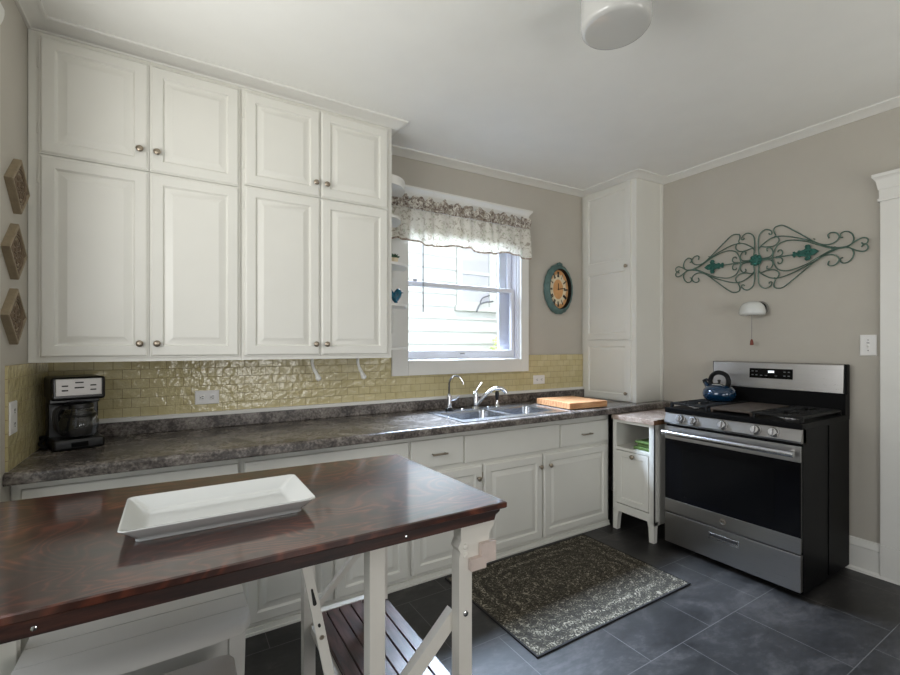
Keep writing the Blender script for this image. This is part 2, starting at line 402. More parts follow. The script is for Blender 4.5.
# end of a door head on the left wall
d2 = holder('door_2', (XL, 1.6, 0))
G().rings([[(XL - .002, y0, z), (XL + o, y0, z), (XL + o, y1, z), (XL - .002, y1, z)] for o, y0, y1, z in
           [(.018, .2, 2.15, 2.50), (.022, .2, 2.16, 2.525), (.024, .2, 2.165, 2.545), (.024, .2, 2.165, 2.562), (.018, .2, 2.16, 2.572)]]).build('door_head', 'trim', d2)
G().box(XL, .24, 2.40, XL + .016, 2.15, 2.5).box(XL, 2.04, 0, XL + .016, 2.15, 2.40).box(XL, .24, 0, XL + .016, .35, 2.4).build('door_casing', 'trim', d2)
g = G().box(XL - .1, 2.03, 0, XL, 2.041, 2.4).box(XL - .1, .349, 0, XL, .36, 2.4).box(XL - .1, .36, 2.39, XL, 2.03, 2.401); g.build('door_jamb', 'trim', d2)

# glazing of the openings the camera has beside and behind it
def glazed(parent, name, p, u, W, z0, z1, panes, fw=.06, d=.04):
    p, u = Vector(p), Vector(u); n = Vector((-u.y, u.x, 0)); g = G(); q = G(); H = z1 - z0; rot = Matrix((u, n, Vector((0, 0, 1)))).transposed()
    w = W / panes
    for i in range(panes):
        c = p + u * (w * (i + .5))
        for a in (-w / 2 + fw / 2, w / 2 - fw / 2): g.obox(c + u * a + Vector((0, 0, (z0 + z1) / 2)), (fw, d, H), rot)
        for z in (z0 + fw / 2, z1 - fw / 2): g.obox(c + Vector((0, 0, z)), (w - 2 * fw, d, fw), rot)
        q.obox(c + Vector((0, 0, (z0 + z1) / 2)), (w - 2 * fw, .004, H - 2 * fw), rot)
    f = g.build(name, 'vinyl', parent, 0); q.build('window_pane', 'pane', f, 0)
glazed(d2, 'door_leaf', (XL - .06, .36, 0), (0, 1, 0), 1.67, 0, 2.39, 2)
glazed(holder('door_3', (1.1, YR, 0)), 'door_leaf', (.45, YR - .05, 0), (1, 0, 0), 1.3, .05, 2.15, 2)
glazed(holder('added_window', (2.75, YR, .95)), 'window_sash', (2.3, YR - .05, 0), (1, 0, 0), .9, .95, 2.2, 1)  # unseen window, added as an opening for the fill light

# glazed tile on the back wall, round the window, and on the left wall
CX0, CX1, CZ0 = 1.297, 2.556, 1.17                       # outside of the window casing
g = G().box(XL, YB - .008, .98, CX0, YB, 1.307).box(CX1, YB - .008, .98, XT + .01, YB, 1.307).box(CX0, YB - .008, .98, CX1, YB, CZ0)
structure(g.build('wall_tile_back', 'tileb', smooth=0), 'pale yellow glazed subway tile behind the worktop')
structure(G().box(XL, 2.27, CT, XL + .008, YB - .02, 1.307).build('wall_tile_left', 'tilel', smooth=0), 'pale yellow glazed subway tile beside the coffee maker')
structure(G().box(XL + .008, YB - .03, .985, XT, YB - .006, 1.007, .003).build('trim_2', 'trim'), 'white strip between tile and worktop upstand')

# ------------------------------------------------------------------ the window over the sink
w1 = holder('window_1', ((WX0 + WX1) / 2, YB, WZ0))
yc = YB - .027
g = G().box(CX0, yc, CZ0, 1.425, YB, 2.455, .003).box(2.473, yc, CZ0, CX1, YB, 2.455, .003).box(1.4255, yc, CZ0, 2.4725, YB, 1.277, .003)
g.build('window_casing', 'trim', w1)
g = G().box(CX0, yc - .002, 2.445, CX1, YB, 2.49, .002)
g.rings([[(x0, YB + .001, z), (x0, YB - o, z), (x1, YB - o, z), (x1, YB + .001, z)] for o, x0, x1, z in
         [(.03, CX0 - .004, CX1 + .004, 2.48), (.036, CX0 - .008, CX1 + .008, 2.492), (.052, CX0 - .02, CX1 + .02, 2.507), (.054, CX0 - .022, CX1 + .022, 2.51), (.054, CX0 - .022, CX1 + .022, 2.522)]])
g.build('window_head', 'trim', w1)
g = G().box(WX0, YB, WZ0, 1.395, YB + .13, WZ1).box(2.463, YB, WZ0, WX1, YB + .13, WZ1).box(1.395, YB, WZ0, 2.463, YB + .13, 1.285).box(1.395, YB, 2.42, 2.463, YB + .13, WZ1)
g.box(2.345, YB + .112, 1.285, 2.463, YB + .132, 2.42).box(2.375, YB + .132, 1.285, 2.463, YB + .15, 2.42).box(1.395, YB + .112, 1.285, 1.44, YB + .132, 2.42)
for x0, x1 in ((1.395, 1.403), (2.45, 2.463)):
    g.box(x0, YB + .02, 1.285, x1, YB + .03, 2.42).box(x0, YB + .068, 1.285, x1, YB + .074, 2.42)
g.build('window_frame', 'vinyl', w1)
def sash(name, y, z0, z1, br, tr):
    x0, x1 = 1.405, 2.448
    g = G().box(x0, y, z0, x0 + .032, y + .032, z1, .004).box(x1 - .032, y, z0, x1, y + .032, z1, .004)
    g.box(x0 + .031, y, z0, x1 - .031, y + .032, z0 + br, .004).box(x0 + .031, y, z1 - tr, x1 - .031, y + .032, z1, .004)
    s = g.build(name, 'vinyl', w1)
    G().box(x0 + .03, y + .014, z0 + br - .002, x1 - .03, y + .017, z1 - tr + .002).build('window_pane', 'pane', s, 0)
    return s
lo = sash('lower_sash', YB + .033, 1.286, 1.862, .062, .034)
sash('upper_sash', YB + .077, 1.83, 2.419, .036, .04)
G().box(1.90, YB + .024, 1.318, 1.94, YB + .034, 1.326, .002).build('sash_lift', 'alu', lo)
G().box(1.49, YB + .036, 1.862, 1.53, YB + .06, 1.876, .003).build('sash_lock', 'alu', lo)

# ------------------------------------------------------------------ outside: neighbour's house, bush, ground
structure(G().box(-14, -14, -.65, 14, 12, -.6).build('ground', 'ground', smooth=0))
NY = 5.2
hs = thing('neighbouring_house', 'white clapboard house wall seen through the sink window', 'house', (3.4, NY, -.6))
g = G(); zz = -.6
M['siding'] = plain('white_siding', (198, 197, 191), .6, var=.015)
while zz < 3.7:
    g.rings([[(x, NY + .05, zz), (x, NY - .022, zz), (x, NY - .004, zz + .17), (x, NY + .05, zz + .17)] for x in (-1, 9)]); zz += .168
g.build('siding', 'siding', hs, 0)
g = G().box(3.28, NY - .05, 1.93, 3.36, NY + .02, 2.9).box(3.82, NY - .05, 1.93, 3.93, NY + .02, 2.9).box(3.36, NY - .05, 2.82, 3.82, NY + .02, 2.9).box(3.25, NY - .07, 1.87, 3.96, NY + .02, 1.94)
nf = g.build('window_frame', 'siding', hs, 0)
G().box(3.36, NY - .03, 2.0, 3.82, NY + .01, 2.82).build('window_pane', 'houseglass', nf, 0)
G().box(3.36, NY - .042, 2.38, 3.82, NY - .031, 2.42).build('sash_rail', 'siding', nf, 0)
G().box(3.36, NY - .042, 1.94, 3.82, NY - .025, 2.0).build('sash_rail', 'siding', nf, 0)
G().tube(crom([(3.55, NY - .12, 1.86), (3.62, NY - .1, 1.96), (3.72, NY - .1, 2.0), (3.86, NY - .08, 2.02)]), .012, 6).tube(crom([(3.62, NY - .1, 1.96), (3.66, NY - .1, 2.05), (3.8, NY - .08, 2.1)]), .009, 6).build('cable', 'cordgrey', hs)
g = G().rings([[(x, NY - .45, 3.72), (x, NY + .1, 3.72), (x, NY + .1, 3.95), (x, NY - .45, 3.78)] for x in (-1, 9)])
g.build('eave', 'siding', hs, 0)
g = G(); rnd = random.Random(3)
for i in range(900):
    th, ph, r = rnd.random() * 2 * pi, math.acos(2 * rnd.random() - 1), .36 * rnd.random() ** .33
    p = Vector((3.75 + r * sin(ph) * cos(th) * .9, 4.62 + r * sin(ph) * sin(th), 1.12 + r * cos(ph) * 1.25))
    a = Vector((rnd.gauss(0, 1), rnd.gauss(0, 1), rnd.gauss(0, 1))).normalized(); b = a.orthogonal().normalized(); s = .035
    vs = [g.bm.verts.new(p + a * s), g.bm.verts.new(p + b * s * .5), g.bm.verts.new(p - a * s), g.bm.verts.new(p - b * s * .5)]; g.bm.faces.new(vs)
bu = thing('bush', 'yellow-green bush outside the sink window, before the clapboard wall', 'bush', (3.75, 4.62, -.6))
g.build('foliage', 'leafy', bu, 0, recalc=False)
G().tube([(3.75, 4.62, -.6), (3.74, 4.63, .2), (3.76, 4.62, 1.0)], .025).tube([(3.75, 4.62, .3), (3.6, 4.6, .9), (3.55, 4.6, 1.2)], .014).build('stem', 'edgewood', bu)

# ================================================================== CABINETS
RAISED = [(0, -.008), (.004, -.008), (.007, -.003), (.012, 0), (.053, 0), (.056, -.005), (.061, -.0095), (.068, -.0095), (.094, -.001), (.097, 0)]
FLATP = [(0, -.004), (.004, 0)]
def knob(o, n, parent, mat='nickel', s=1.0, label=None):
    return G().lathe([(.007 * s, 0), (.006 * s, .008 * s), (.007 * s, .012 * s), (.014 * s, .017 * s), (.0155 * s, .021 * s), (.012 * s, .026 * s), (.004 * s, .028 * s)], o, n, 16).build('knob', mat, parent, 45, label)
def fdoor(x0, x1, z0, z1, yf, parent, kn=None, prof=RAISED, name='door'):         # door facing the camera (-Y)
    d = G().panel((x0, yf, z0), (1, 0, 0), (0, 0, 1), (0, -1, 0), x1 - x0, z1 - z0, .019, prof).build(name, 'cab', parent, 25)
    if kn: knob((kn[0], yf, kn[1]), (0, -1, 0), d)
    return d
YD = YU - .02
for (x0, x1, dx, zs, kx, lb) in ((XL + .002, .2955, (-.497, -.1055, -.1025, .286), 2.206, (-.140, -.072), 'white four-door wall cabinet above the coffee maker, beside the wall plaques'),
                             (.2965, 1.149, (.309, .7035, .7065, 1.121), 2.222, (.676, .737), 'white four-door wall cabinet next to the sink window')):
    c = thing('wall_cabinet', lb, 'cabinet', ((x0 + x1) / 2, 2.74, 1.309), 'white wall cabinets')
    G().box(x0, YU, 1.309, x1, YB - .009, 2.765).box(x0, YU - .004, 1.309, x1, YU, 1.318).build('body', 'cab', c, 0)
    for a, b, k in ((dx[0], dx[1], kx[0]), (dx[2], dx[3], kx[1])):
        fdoor(a, b, 1.328, zs - .0025, YD, c, (k, 1.392))
        fdoor(a, b, zs + .0025, 2.716, YD, c, (k, 2.299))
    for a in (dx[0] - .004, dx[3] + .004):
        for z in (1.43, zs - .1, zs + .11, 2.6):
            G().cyl((a, YU - .003, z - .022), (a, YU - .003, z + .022), .004, seg=8).build('hinge', 'cab', c)

# tall cabinet standing on the worktop in the corner, doors facing left
c = thing('corner_cupboard', 'tall narrow white cupboard standing on the worktop in the corner', 'cupboard', ((XT + XR) / 2, 2.63, CT))
G().box(XT, YT, CT + .0008, XR - .002, YB - .002, 2.79).box(XR - .03, YT - .008, CT + .0008, XR - .002, YT, 2.79).build('body', 'cab', c, 0)
def sdoor(y0, y1, zsplit, kn):
    g = G()
    for z0, z1 in zip(zsplit, zsplit[1:]):
        g.panel((XT - .019, y1, z0), (0, -1, 0), (0, 0, 1), (-1, 0, 0), y1 - y0, z1 - z0, .019, [(0, 0), (.05, 0), (.053, -.005), (.058, -.0095), (.064, -.0095), (.088, -.001)])
    d = g.build('door', 'cab', c, 25); knob((XT - .019, kn[0], kn[1]), (-1, 0, 0), d)
sdoor(2.385, 2.872, (1.441, 2.068, 2.752), (2.418, 2.052))
sdoor(2.385, 2.872, (.925, 1.428), (2.418, .985))

# base cabinets
YF = YC - .02
def base(x0, x1, lb, loc, fronts, doors, hinges=()):
    c = thing('base_cabinet', lb, 'cabinet', loc, 'white base cabinets')
    g = G().box(x0, YC, .0, x1, YC + .02, .866).box(x0, YC, .0, x0 + .018, YB - .01, .866).box(x1 - .018, YC, .0, x1, YB - .01, .866)
    g.box(x0 + .018, YC + .02, .05, x1 - .018, YB - .01, .068).box(x0, YC - .012, 0, x1, YC, .034, .003).box(x0, YC - .018, 0, x1, YC - .012, .012)
    g.build('body', 'cab', c, 0)
    for a, b, z0, z1, kind in fronts:
        d = G().panel((a, YF, z0), (1, 0, 0), (0, 0, 1), (0, -1, 0), b - a, z1 - z0, .02, [(0, -.006), (.003, -.002), (.012, 0)]).build('drawer' if kind else 'false_front', 'cab', c, 25)
        if kind:
            m = (a + b) / 2; z = (z0 + z1) / 2 - .005
            g = G().bar((m - .052, YF - .024, z), (m + .052, YF - .024, z), .008, .011, bev=.002)
            for s in (-.042, .042): g.cyl((m + s, YF, z), (m + s, YF - .022, z), .004, seg=8)
            g.build('handle', 'nickel', d)
    for a, b, k in doors:
        fdoor(a, b, .05, .632, YF, c, (k, .55))
    for hx in hinges:
        for z in (.12, .56): G().cyl((hx, YC - .006, z - .02), (hx, YC - .006, z + .02), .004, seg=8).build('hinge', 'nickel', c)
base(XL + .002, .267, 'leftmost white base cabinet, under the coffee maker, mostly hidden by the dark table', (-.13, 2.6, 0), [(-.50, .253, .665, .83, 1)], [(-.50, -.13, -.17), (-.12, .253, -.08)])
base(.2675, 1.149, 'white base cabinet behind the middle of the dark table', (.7, 2.6, 0), [(.282, 1.138, .665, .83, 1)], [(.282, .705, .665), (.714, 1.138, .755)])
base(1.1495, 2.872, 'wide white base cabinet under the sink', (2.0, 2.6, 0), [(1.158, 1.518, .663, .83, 1), (1.526, 2.333, .655, .826, 0), (2.346, 2.852, .655, .817, 1)],
     [(1.162, 1.66, 1.623), (1.671, 2.172, 2.144), (2.182, 2.85, 2.234)], (1.666,))

# worktop with its upstand, cut out for the sink
SX0, SX1, SY0, SY1 = 1.52, 2.36, 2.335, 2.77
g = G()
def slab(x0, y0, x1, y1): g.box(x0, y0, CT - .03, x1, y1, CT)
YW = YB - .009
slab(XL + .009, 2.26, SX0, YW); slab(SX1, 2.26, XR - .001, YW); slab(SX0, 2.26, SX1, SY0); slab(SX0, SY1, SX1, YW)
n = [(2.262, CT), (2.25, CT - .001), (2.241, CT - .006), (2.236, CT - .015), (2.235, CT - .036), (2.239, CT - .045), (2.25, CT - .047), (2.285, CT - .047), (2.285, CT - .03), (2.262, CT - .03)]
g.rings([[(x, y, z) for y, z in n] for x in (XL + .002, XR - .001)])
wt = thing('worktop', 'grey-brown stone-look laminate worktop along the window wall', 'worktop', (1.5, 2.6, CT - .047))
g.build('top', 'lam', wt, 50)
G().box(XL + .009, YB - .028, CT, XT - .001, YB - .009, .986, .005).build('upstand', 'lam', wt)

# ================================================================== SINK AND TAPS
s = thing('kitchen_sink', 'stainless double-bowl sink set in the worktop under the window', 'sink', (1.93, 2.53, CT))
def rrect(x0, y0, x1, y1, r, z, n=5):
    out = []
    for cx, cy, a0 in ((x1 - r, y1 - r, 0), (x0 + r, y1 - r, 90), (x0 + r, y0 + r, 180), (x1 - r, y0 + r, 270)):
        for i in range(n + 1):
            a = radians(a0 + 90 * i / n); out.append((cx + r * cos(a), cy + r * sin(a), z))
    return out
B = [(1.545, 2.362, 1.925, 2.675), (1.965, 2.362, 2.335, 2.675)]
g = G()
for x0, y0, x1, y1 in B:
    g.rings([rrect(x0 - .012, y0 - .012, x1 + .012, y1 + .012, .05, CT + .004), rrect(x0 - .004, y0 - .004, x1 + .004, y1 + .004, .045, CT + .003), rrect(x0, y0, x1, y1, .042, CT - .01),
             rrect(x0 + .012, y0 + .012, x1 - .012, y1 - .012, .05, CT - .15), rrect(x0 + .03, y0 + .03, x1 - .03, y1 - .03, .06, CT - .168)], cap0=False)
bw = g.build('bowl', 'sink', s, 50, recalc=False)
g = G(); z0, z1 = CT + .0007, CT + .005
for a in ((SX0 - .022, 2.275, SX1 + .022, 2.351), (SX0 - .022, 2.686, SX1 + .022, SY1 + .028), (SX0 - .022, 2.351, 1.534, 2.686), (1.936, 2.351, 1.954, 2.686), (2.346, 2.351, SX1 + .022, 2.686)):
    g.box(a[0], a[1], z0, a[2], a[3], z1)
g.build('rim', 'sink', s, 0)
for x0, y0, x1, y1 in B:
    G().lathe([(.04, 0), (.038, .004), (.02, .002)], ((x0 + x1) / 2, (y0 + y1) / 2, CT - .167), seg=18).build('drain', 'chrome', s)
for x in (1.785, 2.015):
    G().lathe([(.014, 0), (.014, .006), (.01, .009)], (x, 2.735, z1), seg=14).build('hole_cover', 'chrome', s)

tz = z1 + .0006
f = thing('filter_tap', 'thin gooseneck chrome tap at the left of the sink', 'tap', (1.68, 2.75, tz))
G().lathe([(.028, 0), (.03, .012), (.022, .02)], (1.68, 2.75, tz), seg=18).build('base', 'black', f, label='black foot ring')
G().lathe([(.019, .02), (.019, .1), (.016, .112), (.009, .12)], (1.68, 2.75, tz), seg=18).build('body', 'chrome', f)
G().tube(crom([(1.68, 2.75, tz + .1), (1.681, 2.75, tz + .19), (1.69, 2.745, tz + .225), (1.715, 2.735, tz + .246), (1.745, 2.72, tz + .24), (1.768, 2.71, tz + .21), (1.775, 2.707, tz + .185)]), .0075, 10).build('spout', 'chrome', f)
G().tube([(1.69, 2.745, tz + .075), (1.73, 2.735, tz + .078), (1.75, 2.73, tz + .1)], [.008, .007, .006], 8).build('lever', 'chrome', f)

f = thing('kitchen_tap', 'chrome single-lever kitchen tap with an arched spout behind the sink', 'tap', (1.90, 2.735, tz))
G().lathe([(.03, 0), (.028, .008), (.022, .016), (.021, .1), (.019, .118), (.01, .128)], (1.90, 2.735, tz), seg=20).build('body', 'chrome', f)
sp = crom([(1.905, 2.73, tz + .025), (1.94, 2.712, tz + .07), (1.985, 2.69, tz + .118), (2.03, 2.668, tz + .145), (2.07, 2.65, tz + .146), (2.1, 2.638, tz + .128), (2.108, 2.634, tz + .108)], 6)
G().tube(sp, [.014 + .003 * (i / (len(sp) - 1)) ** 3 for i in range(len(sp))], 12).build('spout', 'chrome', f, 60)
G().tube([(1.90, 2.735, tz + .12), (1.915, 2.73, tz + .15), (1.945, 2.722, tz + .192)], [.009, .007, .011], 8).build('lever', 'chrome', f)
f = thing('side_spray', 'small chrome side spray right of the kitchen tap', 'side spray', (2.105, 2.74, tz))
G().lathe([(.022, 0), (.02, .01), (.013, .02), (.012, .05)], (2.105, 2.74, tz), seg=16).build('holder', 'chrome', f)
G().lathe([(.01, .045), (.014, .07), (.016, .1), (.012, .118)], (2.105, 2.74, tz), seg=16).build('spray_head', 'black', f)

# thick butcher block by the sink
R = Matrix.Rotation(radians(-4), 3, 'Z')
b = G().obox((2.655, 2.505, CT + .027), (.375, .385, .045), R, .004).build('cutting_board', 'maple', at=(2.655, 2.505, CT))
tag(b, 'thick maple cutting board on the worktop right of the sink', 'cutting board')

# ================================================================== COFFEE MAKER (turned to the right)
cx, cy = -.397, 2.70
cm = thing('coffee_maker', 'black drip coffee maker with silver control panel in the left corner', 'coffee maker', (cx, cy, CT))
RZ = Matrix.Rotation(radians(17), 3, 'Z')
def L(x, y, z): return Vector((cx, cy, CT)) + RZ @ Vector((x, y, z))
def lbox(g, x0, y0, z0, x1, y1, z1, bev=.006): return g.obox(L((x0 + x1) / 2, (y0 + y1) / 2, (z0 + z1) / 2), (x1 - x0, y1 - y0, z1 - z0), RZ, bev, 3)
lbox(G(), -.092, -.11, .001, .092, .11, .05, .012).build('base', 'black', cm)
lbox(lbox(G(), -.092, .03, .045, .092, .11, .23), -.092, .0, .2, .092, .11, .235).build('water_tank', 'black', cm)
lbox(G(), -.098, -.095, .222, .098, .112, .327, .014).build('brew_head', 'black', cm)
lbox(G(), -.082, -.099, .243, .082, -.094, .32, .003).build('control_panel', 'panelsilver', cm)
for x, z, w in ((-.05, .268, .022), (-.05, .288, .022), (.05, .268, .022), (.05, .288, .022), (0, .279, .034), (0, .302, .03)):
    lbox(G(), x - w / 2, -.1005, z - .003, x + w / 2, -.0985, z + .003, .001).build('button', 'slot', cm)
lbox(G(), -.03, -.1125, .014, .03, -.109, .036, .002).build('switch_plate', 'display', cm)
o = Vector(L(.008, -.035, .05))
cf = G().lathe([(.05, .003), (.066, .012), (.075, .04), (.074, .07), (.062, .105), (.052, .125), (.054, .135)], o, seg=28, cap1=False).lathe([(.0485, .006), (.064, .014), (.0725, .04), (.0715, .07), (.0595, .105), (.0495, .125), (.0515, .135)], o, seg=28, cap1=False).build('carafe', 'carafe', cm, 60, label='clear glass carafe')
G().lathe([(.054, .132), (.056, .14), (.052, .152), (.02, .158)], o, seg=28).lathe([(.0655, .094), (.067, .1), (.0635, .106)], o, seg=28, cap0=False, cap1=False).build('lid', 'black', cf)
hp = [o + RZ @ Vector(p) for p in ((-.045, -.035, .14), (-.075, -.06, .142), (-.092, -.072, .12), (-.088, -.07, .06), (-.07, -.058, .03), (-.058, -.046, .035))]
G().tube(crom(hp, 4), .0095, 8).build('handle', 'black', cf)
k = G().tube(crom([L(-.085, .08, .03), L(-.125, .06, .045), (XL + .03, 2.71, CT + .05), (XL + .022, 2.66, CT + .03), (XL + .045, 2.64, CT + .012), (XL + .03, 2.72, CT + .009), (XL + .024, 2.78, CT + .01), (XL + .04, 2.70, CT + .026), (XL + .03, 2.75, CT + .05)], 6), .0075, 8)
k.build('power_cord', 'blackm', cm)

# ================================================================== POWER OUTLETS AND SWITCH
def outlet(lb, o, u, v, n, W, H, sockets, group='wall outlets'):
    o, u, v, n = map(Vector, (o, u, v, n))
    t = thing('power_outlet', lb, 'outlet', o, group)
    G().panel(o - u * W / 2 - v * H / 2, u, v, n, W, H, .003, [(0, .002), (.003, .005)]).build('cover_plate', 'plastic', t)
    for a, b in sockets:
        c = o + u * a + v * b + n * .005; s = G().panel(c - u * .015 - v * .013, u, v, n, .03, .026, .001, [(0, .001), (.002, .002)]).build('socket', 'plastic', t)
        g = G()
        for q, r in ((-.006, .003), (.006, .003)): g.panel(c + u * (q - .0016) + v * (r - .0045), u, v, n, .0034, .009, .001, [(0, .0025)])
        g.lathe([(.0032, .002), (.0032, .0026)], c - v * .007, n, 8).build('slot', 'slot', s)
yt = YB - .008
outlet('white power outlet on the back tiles, right of the coffee maker', (.157, yt, 1.089), (0, 0, -1), (1, 0, 0), (0, -1, 0), .078, .122, ((0, -.026), (0, .026)))
outlet('white power outlet on the tiles right of the window', (2.688, yt, 1.092), (0, 0, -1), (1, 0, 0), (0, -1, 0), .075, .13, ((0, -.026), (0, .026)))
outlet('white power outlet on the tiled left wall beside the coffee maker', (XL + .008, 2.325, 1.108), (0, 1, 0), (0, 0, 1), (1, 0, 0), .085, .124, ((0, -.026), (0, .026)))
t = thing('light_switch', 'white toggle light switch on the wall right of the stove', 'switch', (XR, .992, 1.386))
G().panel((XR, 1.031, 1.322), (0, -1, 0), (0, 0, 1), (-1, 0, 0), .078, .128, .002, [(0, .003), (.004, .006)]).build('cover_plate', 'plastic', t)
G().obox((XR - .0085, .992, 1.384), (.012, .009, .018), Matrix.Rotation(.5, 3, 'Y'), .001).build('toggle', 'plastic', t)
g = G()
for z in (1.418, 1.354): g.lathe([(.003, .0055), (.0028, .0068)], (XR, .992, z), (-1, 0, 0), 8)
g.box(XR - .0068, .985, 1.398, XR - .0055, .999, 1.402).build('screw', 'slot', t)

# ================================================================== GAS STOVE (faces left, back to the right wall)
FX, SY_0, SY_1 = 2.89, 1.068, 1.870
st = thing('gas_stove', 'stainless steel and black gas stove against the right wall', 'stove', (3.2, 1.469, 0))
G().box(FX + .02, SY_0 + .004, .03, 3.555, SY_1 - .004, .93).box(FX + .1, SY_0 + .03, .0, 3.5, SY_1 - .03, .03).box(FX + .35, SY_0, .05, FX + .356, SY_0 + .006, .92).build('body', 'enamel', st, 0)
G().box(FX + .002, SY_0, .925, 3.555, SY_1, .958, .006).build('cooktop', 'enamel', st)
# sloping knob panel
g = G().prism([(FX, SY_1 - .004, .85), (FX - .008, SY_1 - .004, .862), (FX + .012, SY_1 - .004, .926), (FX + .06, SY_1 - .004, .926), (FX + .06, SY_1 - .004, .85)], (0, -(SY_1 - SY_0 - .008), 0))
cp = g.build('control_panel', 'steelp', st, 20)
pn = Vector((-.955, 0, .297)).normalized()
for y in (1.751, 1.663, 1.481, 1.296, 1.204):
    o = Vector((FX + .0015, y, .891))
    kb = G().lathe([(.029, 0), (.029, .005), (.024, .008), (.0235, .024), (.021, .027)], o, pn, 24).build('knob', 'alu', cp, 40)
    up = Vector((.297, 0, .955)); sd = pn.cross(up)
    G().obox(o + pn * .031, (.009, .036, .012), Matrix((sd, up, pn)).transposed(), .002).build('grip', 'alu', kb)
# oven door: dark glass, steel edges, bar handle
dr = G().box(FX - .004, SY_0 + .006, .252, FX + .03, SY_1 - .006, .835, .005).build('oven_door', 'ovenglass', st)
G().box(FX - .007, SY_0 + .006, .748, FX + .006, SY_1 - .006, .835, .003).build('top_strip', 'steel', dr)
G().box(FX - .007, SY_0 + .006, .25, FX + .006, SY_1 - .006, .338, .003).build('bottom_strip', 'steel', dr)
g = G().tube([(FX - .055, SY_0 + .02, .797), (FX - .055, SY_1 - .02, .797)], .0165, 16)
for y in (SY_0 + .045, SY_1 - .045): g.box(FX - .055, y - .012, .786, FX - .004, y + .012, .808, .003)
g.build('handle', 'alu', dr)
g = G()                                                  # round badge with a ring and a looped monogram
g.lathe([(.019, 0), (.021, .001), (.021, .002), (.0185, .002)], (FX - .0072, 1.478, .296), (-1, 0, 0), 28)
g.build('badge', 'nickel', dr)
g = G(); cpt = Vector((FX - .0096, 1.478, .296))
for i in range(2):
    pts = [cpt + Vector((0, (-.006 + .011 * i) - (.0055 * cos(a) * (1 if i == 0 else -1)), .010 * sin(a))) for a in [k * .42 for k in range(14)]]
    g.tube(pts, .0011, 6)
g.tube([cpt + Vector((0, .017 * cos(a), .017 * sin(a))) for a in [k * pi / 14 for k in range(28)]], .001, 6, True)
g.build('monogram', 'alu', dr)
# window in the door: an inner frame a shade lighter
G().box(FX - .0048, SY_0 + .13, .375, FX - .003, SY_1 - .13, .685, .001).build('door_window', 'display', dr)
# storage drawer with a recessed pull
dw = G().box(FX - .006, SY_0 + .006, .04, FX + .03, SY_1 - .006, .243, .005).build('drawer', 'steel', st)
g = G().box(FX - .0085, 1.385, .165, FX - .004, 1.565, .205, .002); g.build('pull_frame', 'alu', dw)
G().box(FX - .0092, 1.393, .184, FX - .0076, 1.557, .2, .0005).build('pull_recess', 'slot', dw)
# backguard
bg = G().box(3.49, SY_0 + .002, .95, 3.558, SY_1 - .002, 1.085).box(3.505, SY_0, 1.08, 3.558, SY_1, 1.268, .006).build('backguard', 'enamel', st)
g = G().prism([(3.488, SY_0 + .012, 1.09), (3.497, SY_0 + .012, 1.262), (3.508, SY_0 + .012, 1.268), (3.508, SY_0 + .012, 1.085)], (0, SY_1 - SY_0 - .024, 0))
gp = g.build('steel_face', 'steel', bg, 20)
dp = G().obox((3.4898, 1.475, 1.192), (.004, .262, .068), Matrix.Rotation(.052, 3, 'Y'), .0015).build('display', 'display', gp)
G().obox((3.4876, 1.470, 1.205), (.001, .036, .014), Matrix.Rotation(.052, 3, 'Y')).build('lit_readout', 'lit', dp)
for q in (1.585, 1.56, 1.39, 1.365):
    for z in (1.206, 1.18): G().obox((3.4872 if z > 1.19 else 3.4858, q, z), (.001, .012, .006), Matrix.Rotation(.052, 3, 'Y')).build('button', 'cordgrey', dp)
for q in (1.53, 1.5, 1.44): G().obox((3.4858, q, 1.178), (.001, .014, .005), Matrix.Rotation(.052, 3, 'Y')).build('button', 'cordgrey', dp)
# burners and grates
for y in (1.20, 1.745):
    for x in (3.06, 3.33):
        g = G().lathe([(.05, 0), (.05, .006), (.044, .011), (.042, .011)], (x, y, .958), seg=24); b = g.build('burner', 'alu', st)
        G().lathe([(.034, 0), (.035, .008), (.03, .012), (.005, .013)], (x, y, .969), seg=24).build('burner_cap', 'grate', b)
for y0, y1 in ((1.085, 1.335), (1.605, 1.855)):
    g = G(); x0, x1, z = 2.945, 3.47, .984; ym = (y0 + y1) / 2
    for y in (y0 + .006, y1 - .006): g.bar((x0, y, z), (x1, y, z), .011, .014, bev=.003)
    for x in (x0, (x0 + x1) / 2, x1): g.bar((x, y0, z), (x, y1, z), .011, .014, bev=.003)
    for x in (3.06, 3.33):
        g.bar((x, y0, z), (x, ym - .028, z), .009, .014, bev=.003).bar((x, ym + .028, z), (x, y1, z), .009, .014, bev=.003)
        for q in (-.07, .07): g.bar((x + q, y0, z), (x + q, y0 + .085, z), .009, .014, bev=.003).bar((x + q, y1 - .085, z), (x + q, y1, z), .009, .014, bev=.003)
        g.bar((x - .115, ym, z), (x - .028, ym, z), .009, .014, bev=.003).bar((x + .028, ym, z), (x + .115, ym, z), .009, .014, bev=.003)
    for x in (x0, x1):
        for y in (y0 + .006, y1 - .006): g.box(x - .008, y - .007, .957, x + .008, y + .007, z)
    g.build('grate', 'grate', st)
g = G().box(2.95, 1.35, .972, 3.465, 1.59, .988, .004)
for y in (1.356, 1.584): g.box(2.96, y - .006, .957, 3.45, y + .006, .975)
g.build('griddle', 'griddle', st, label='worn brown griddle plate')

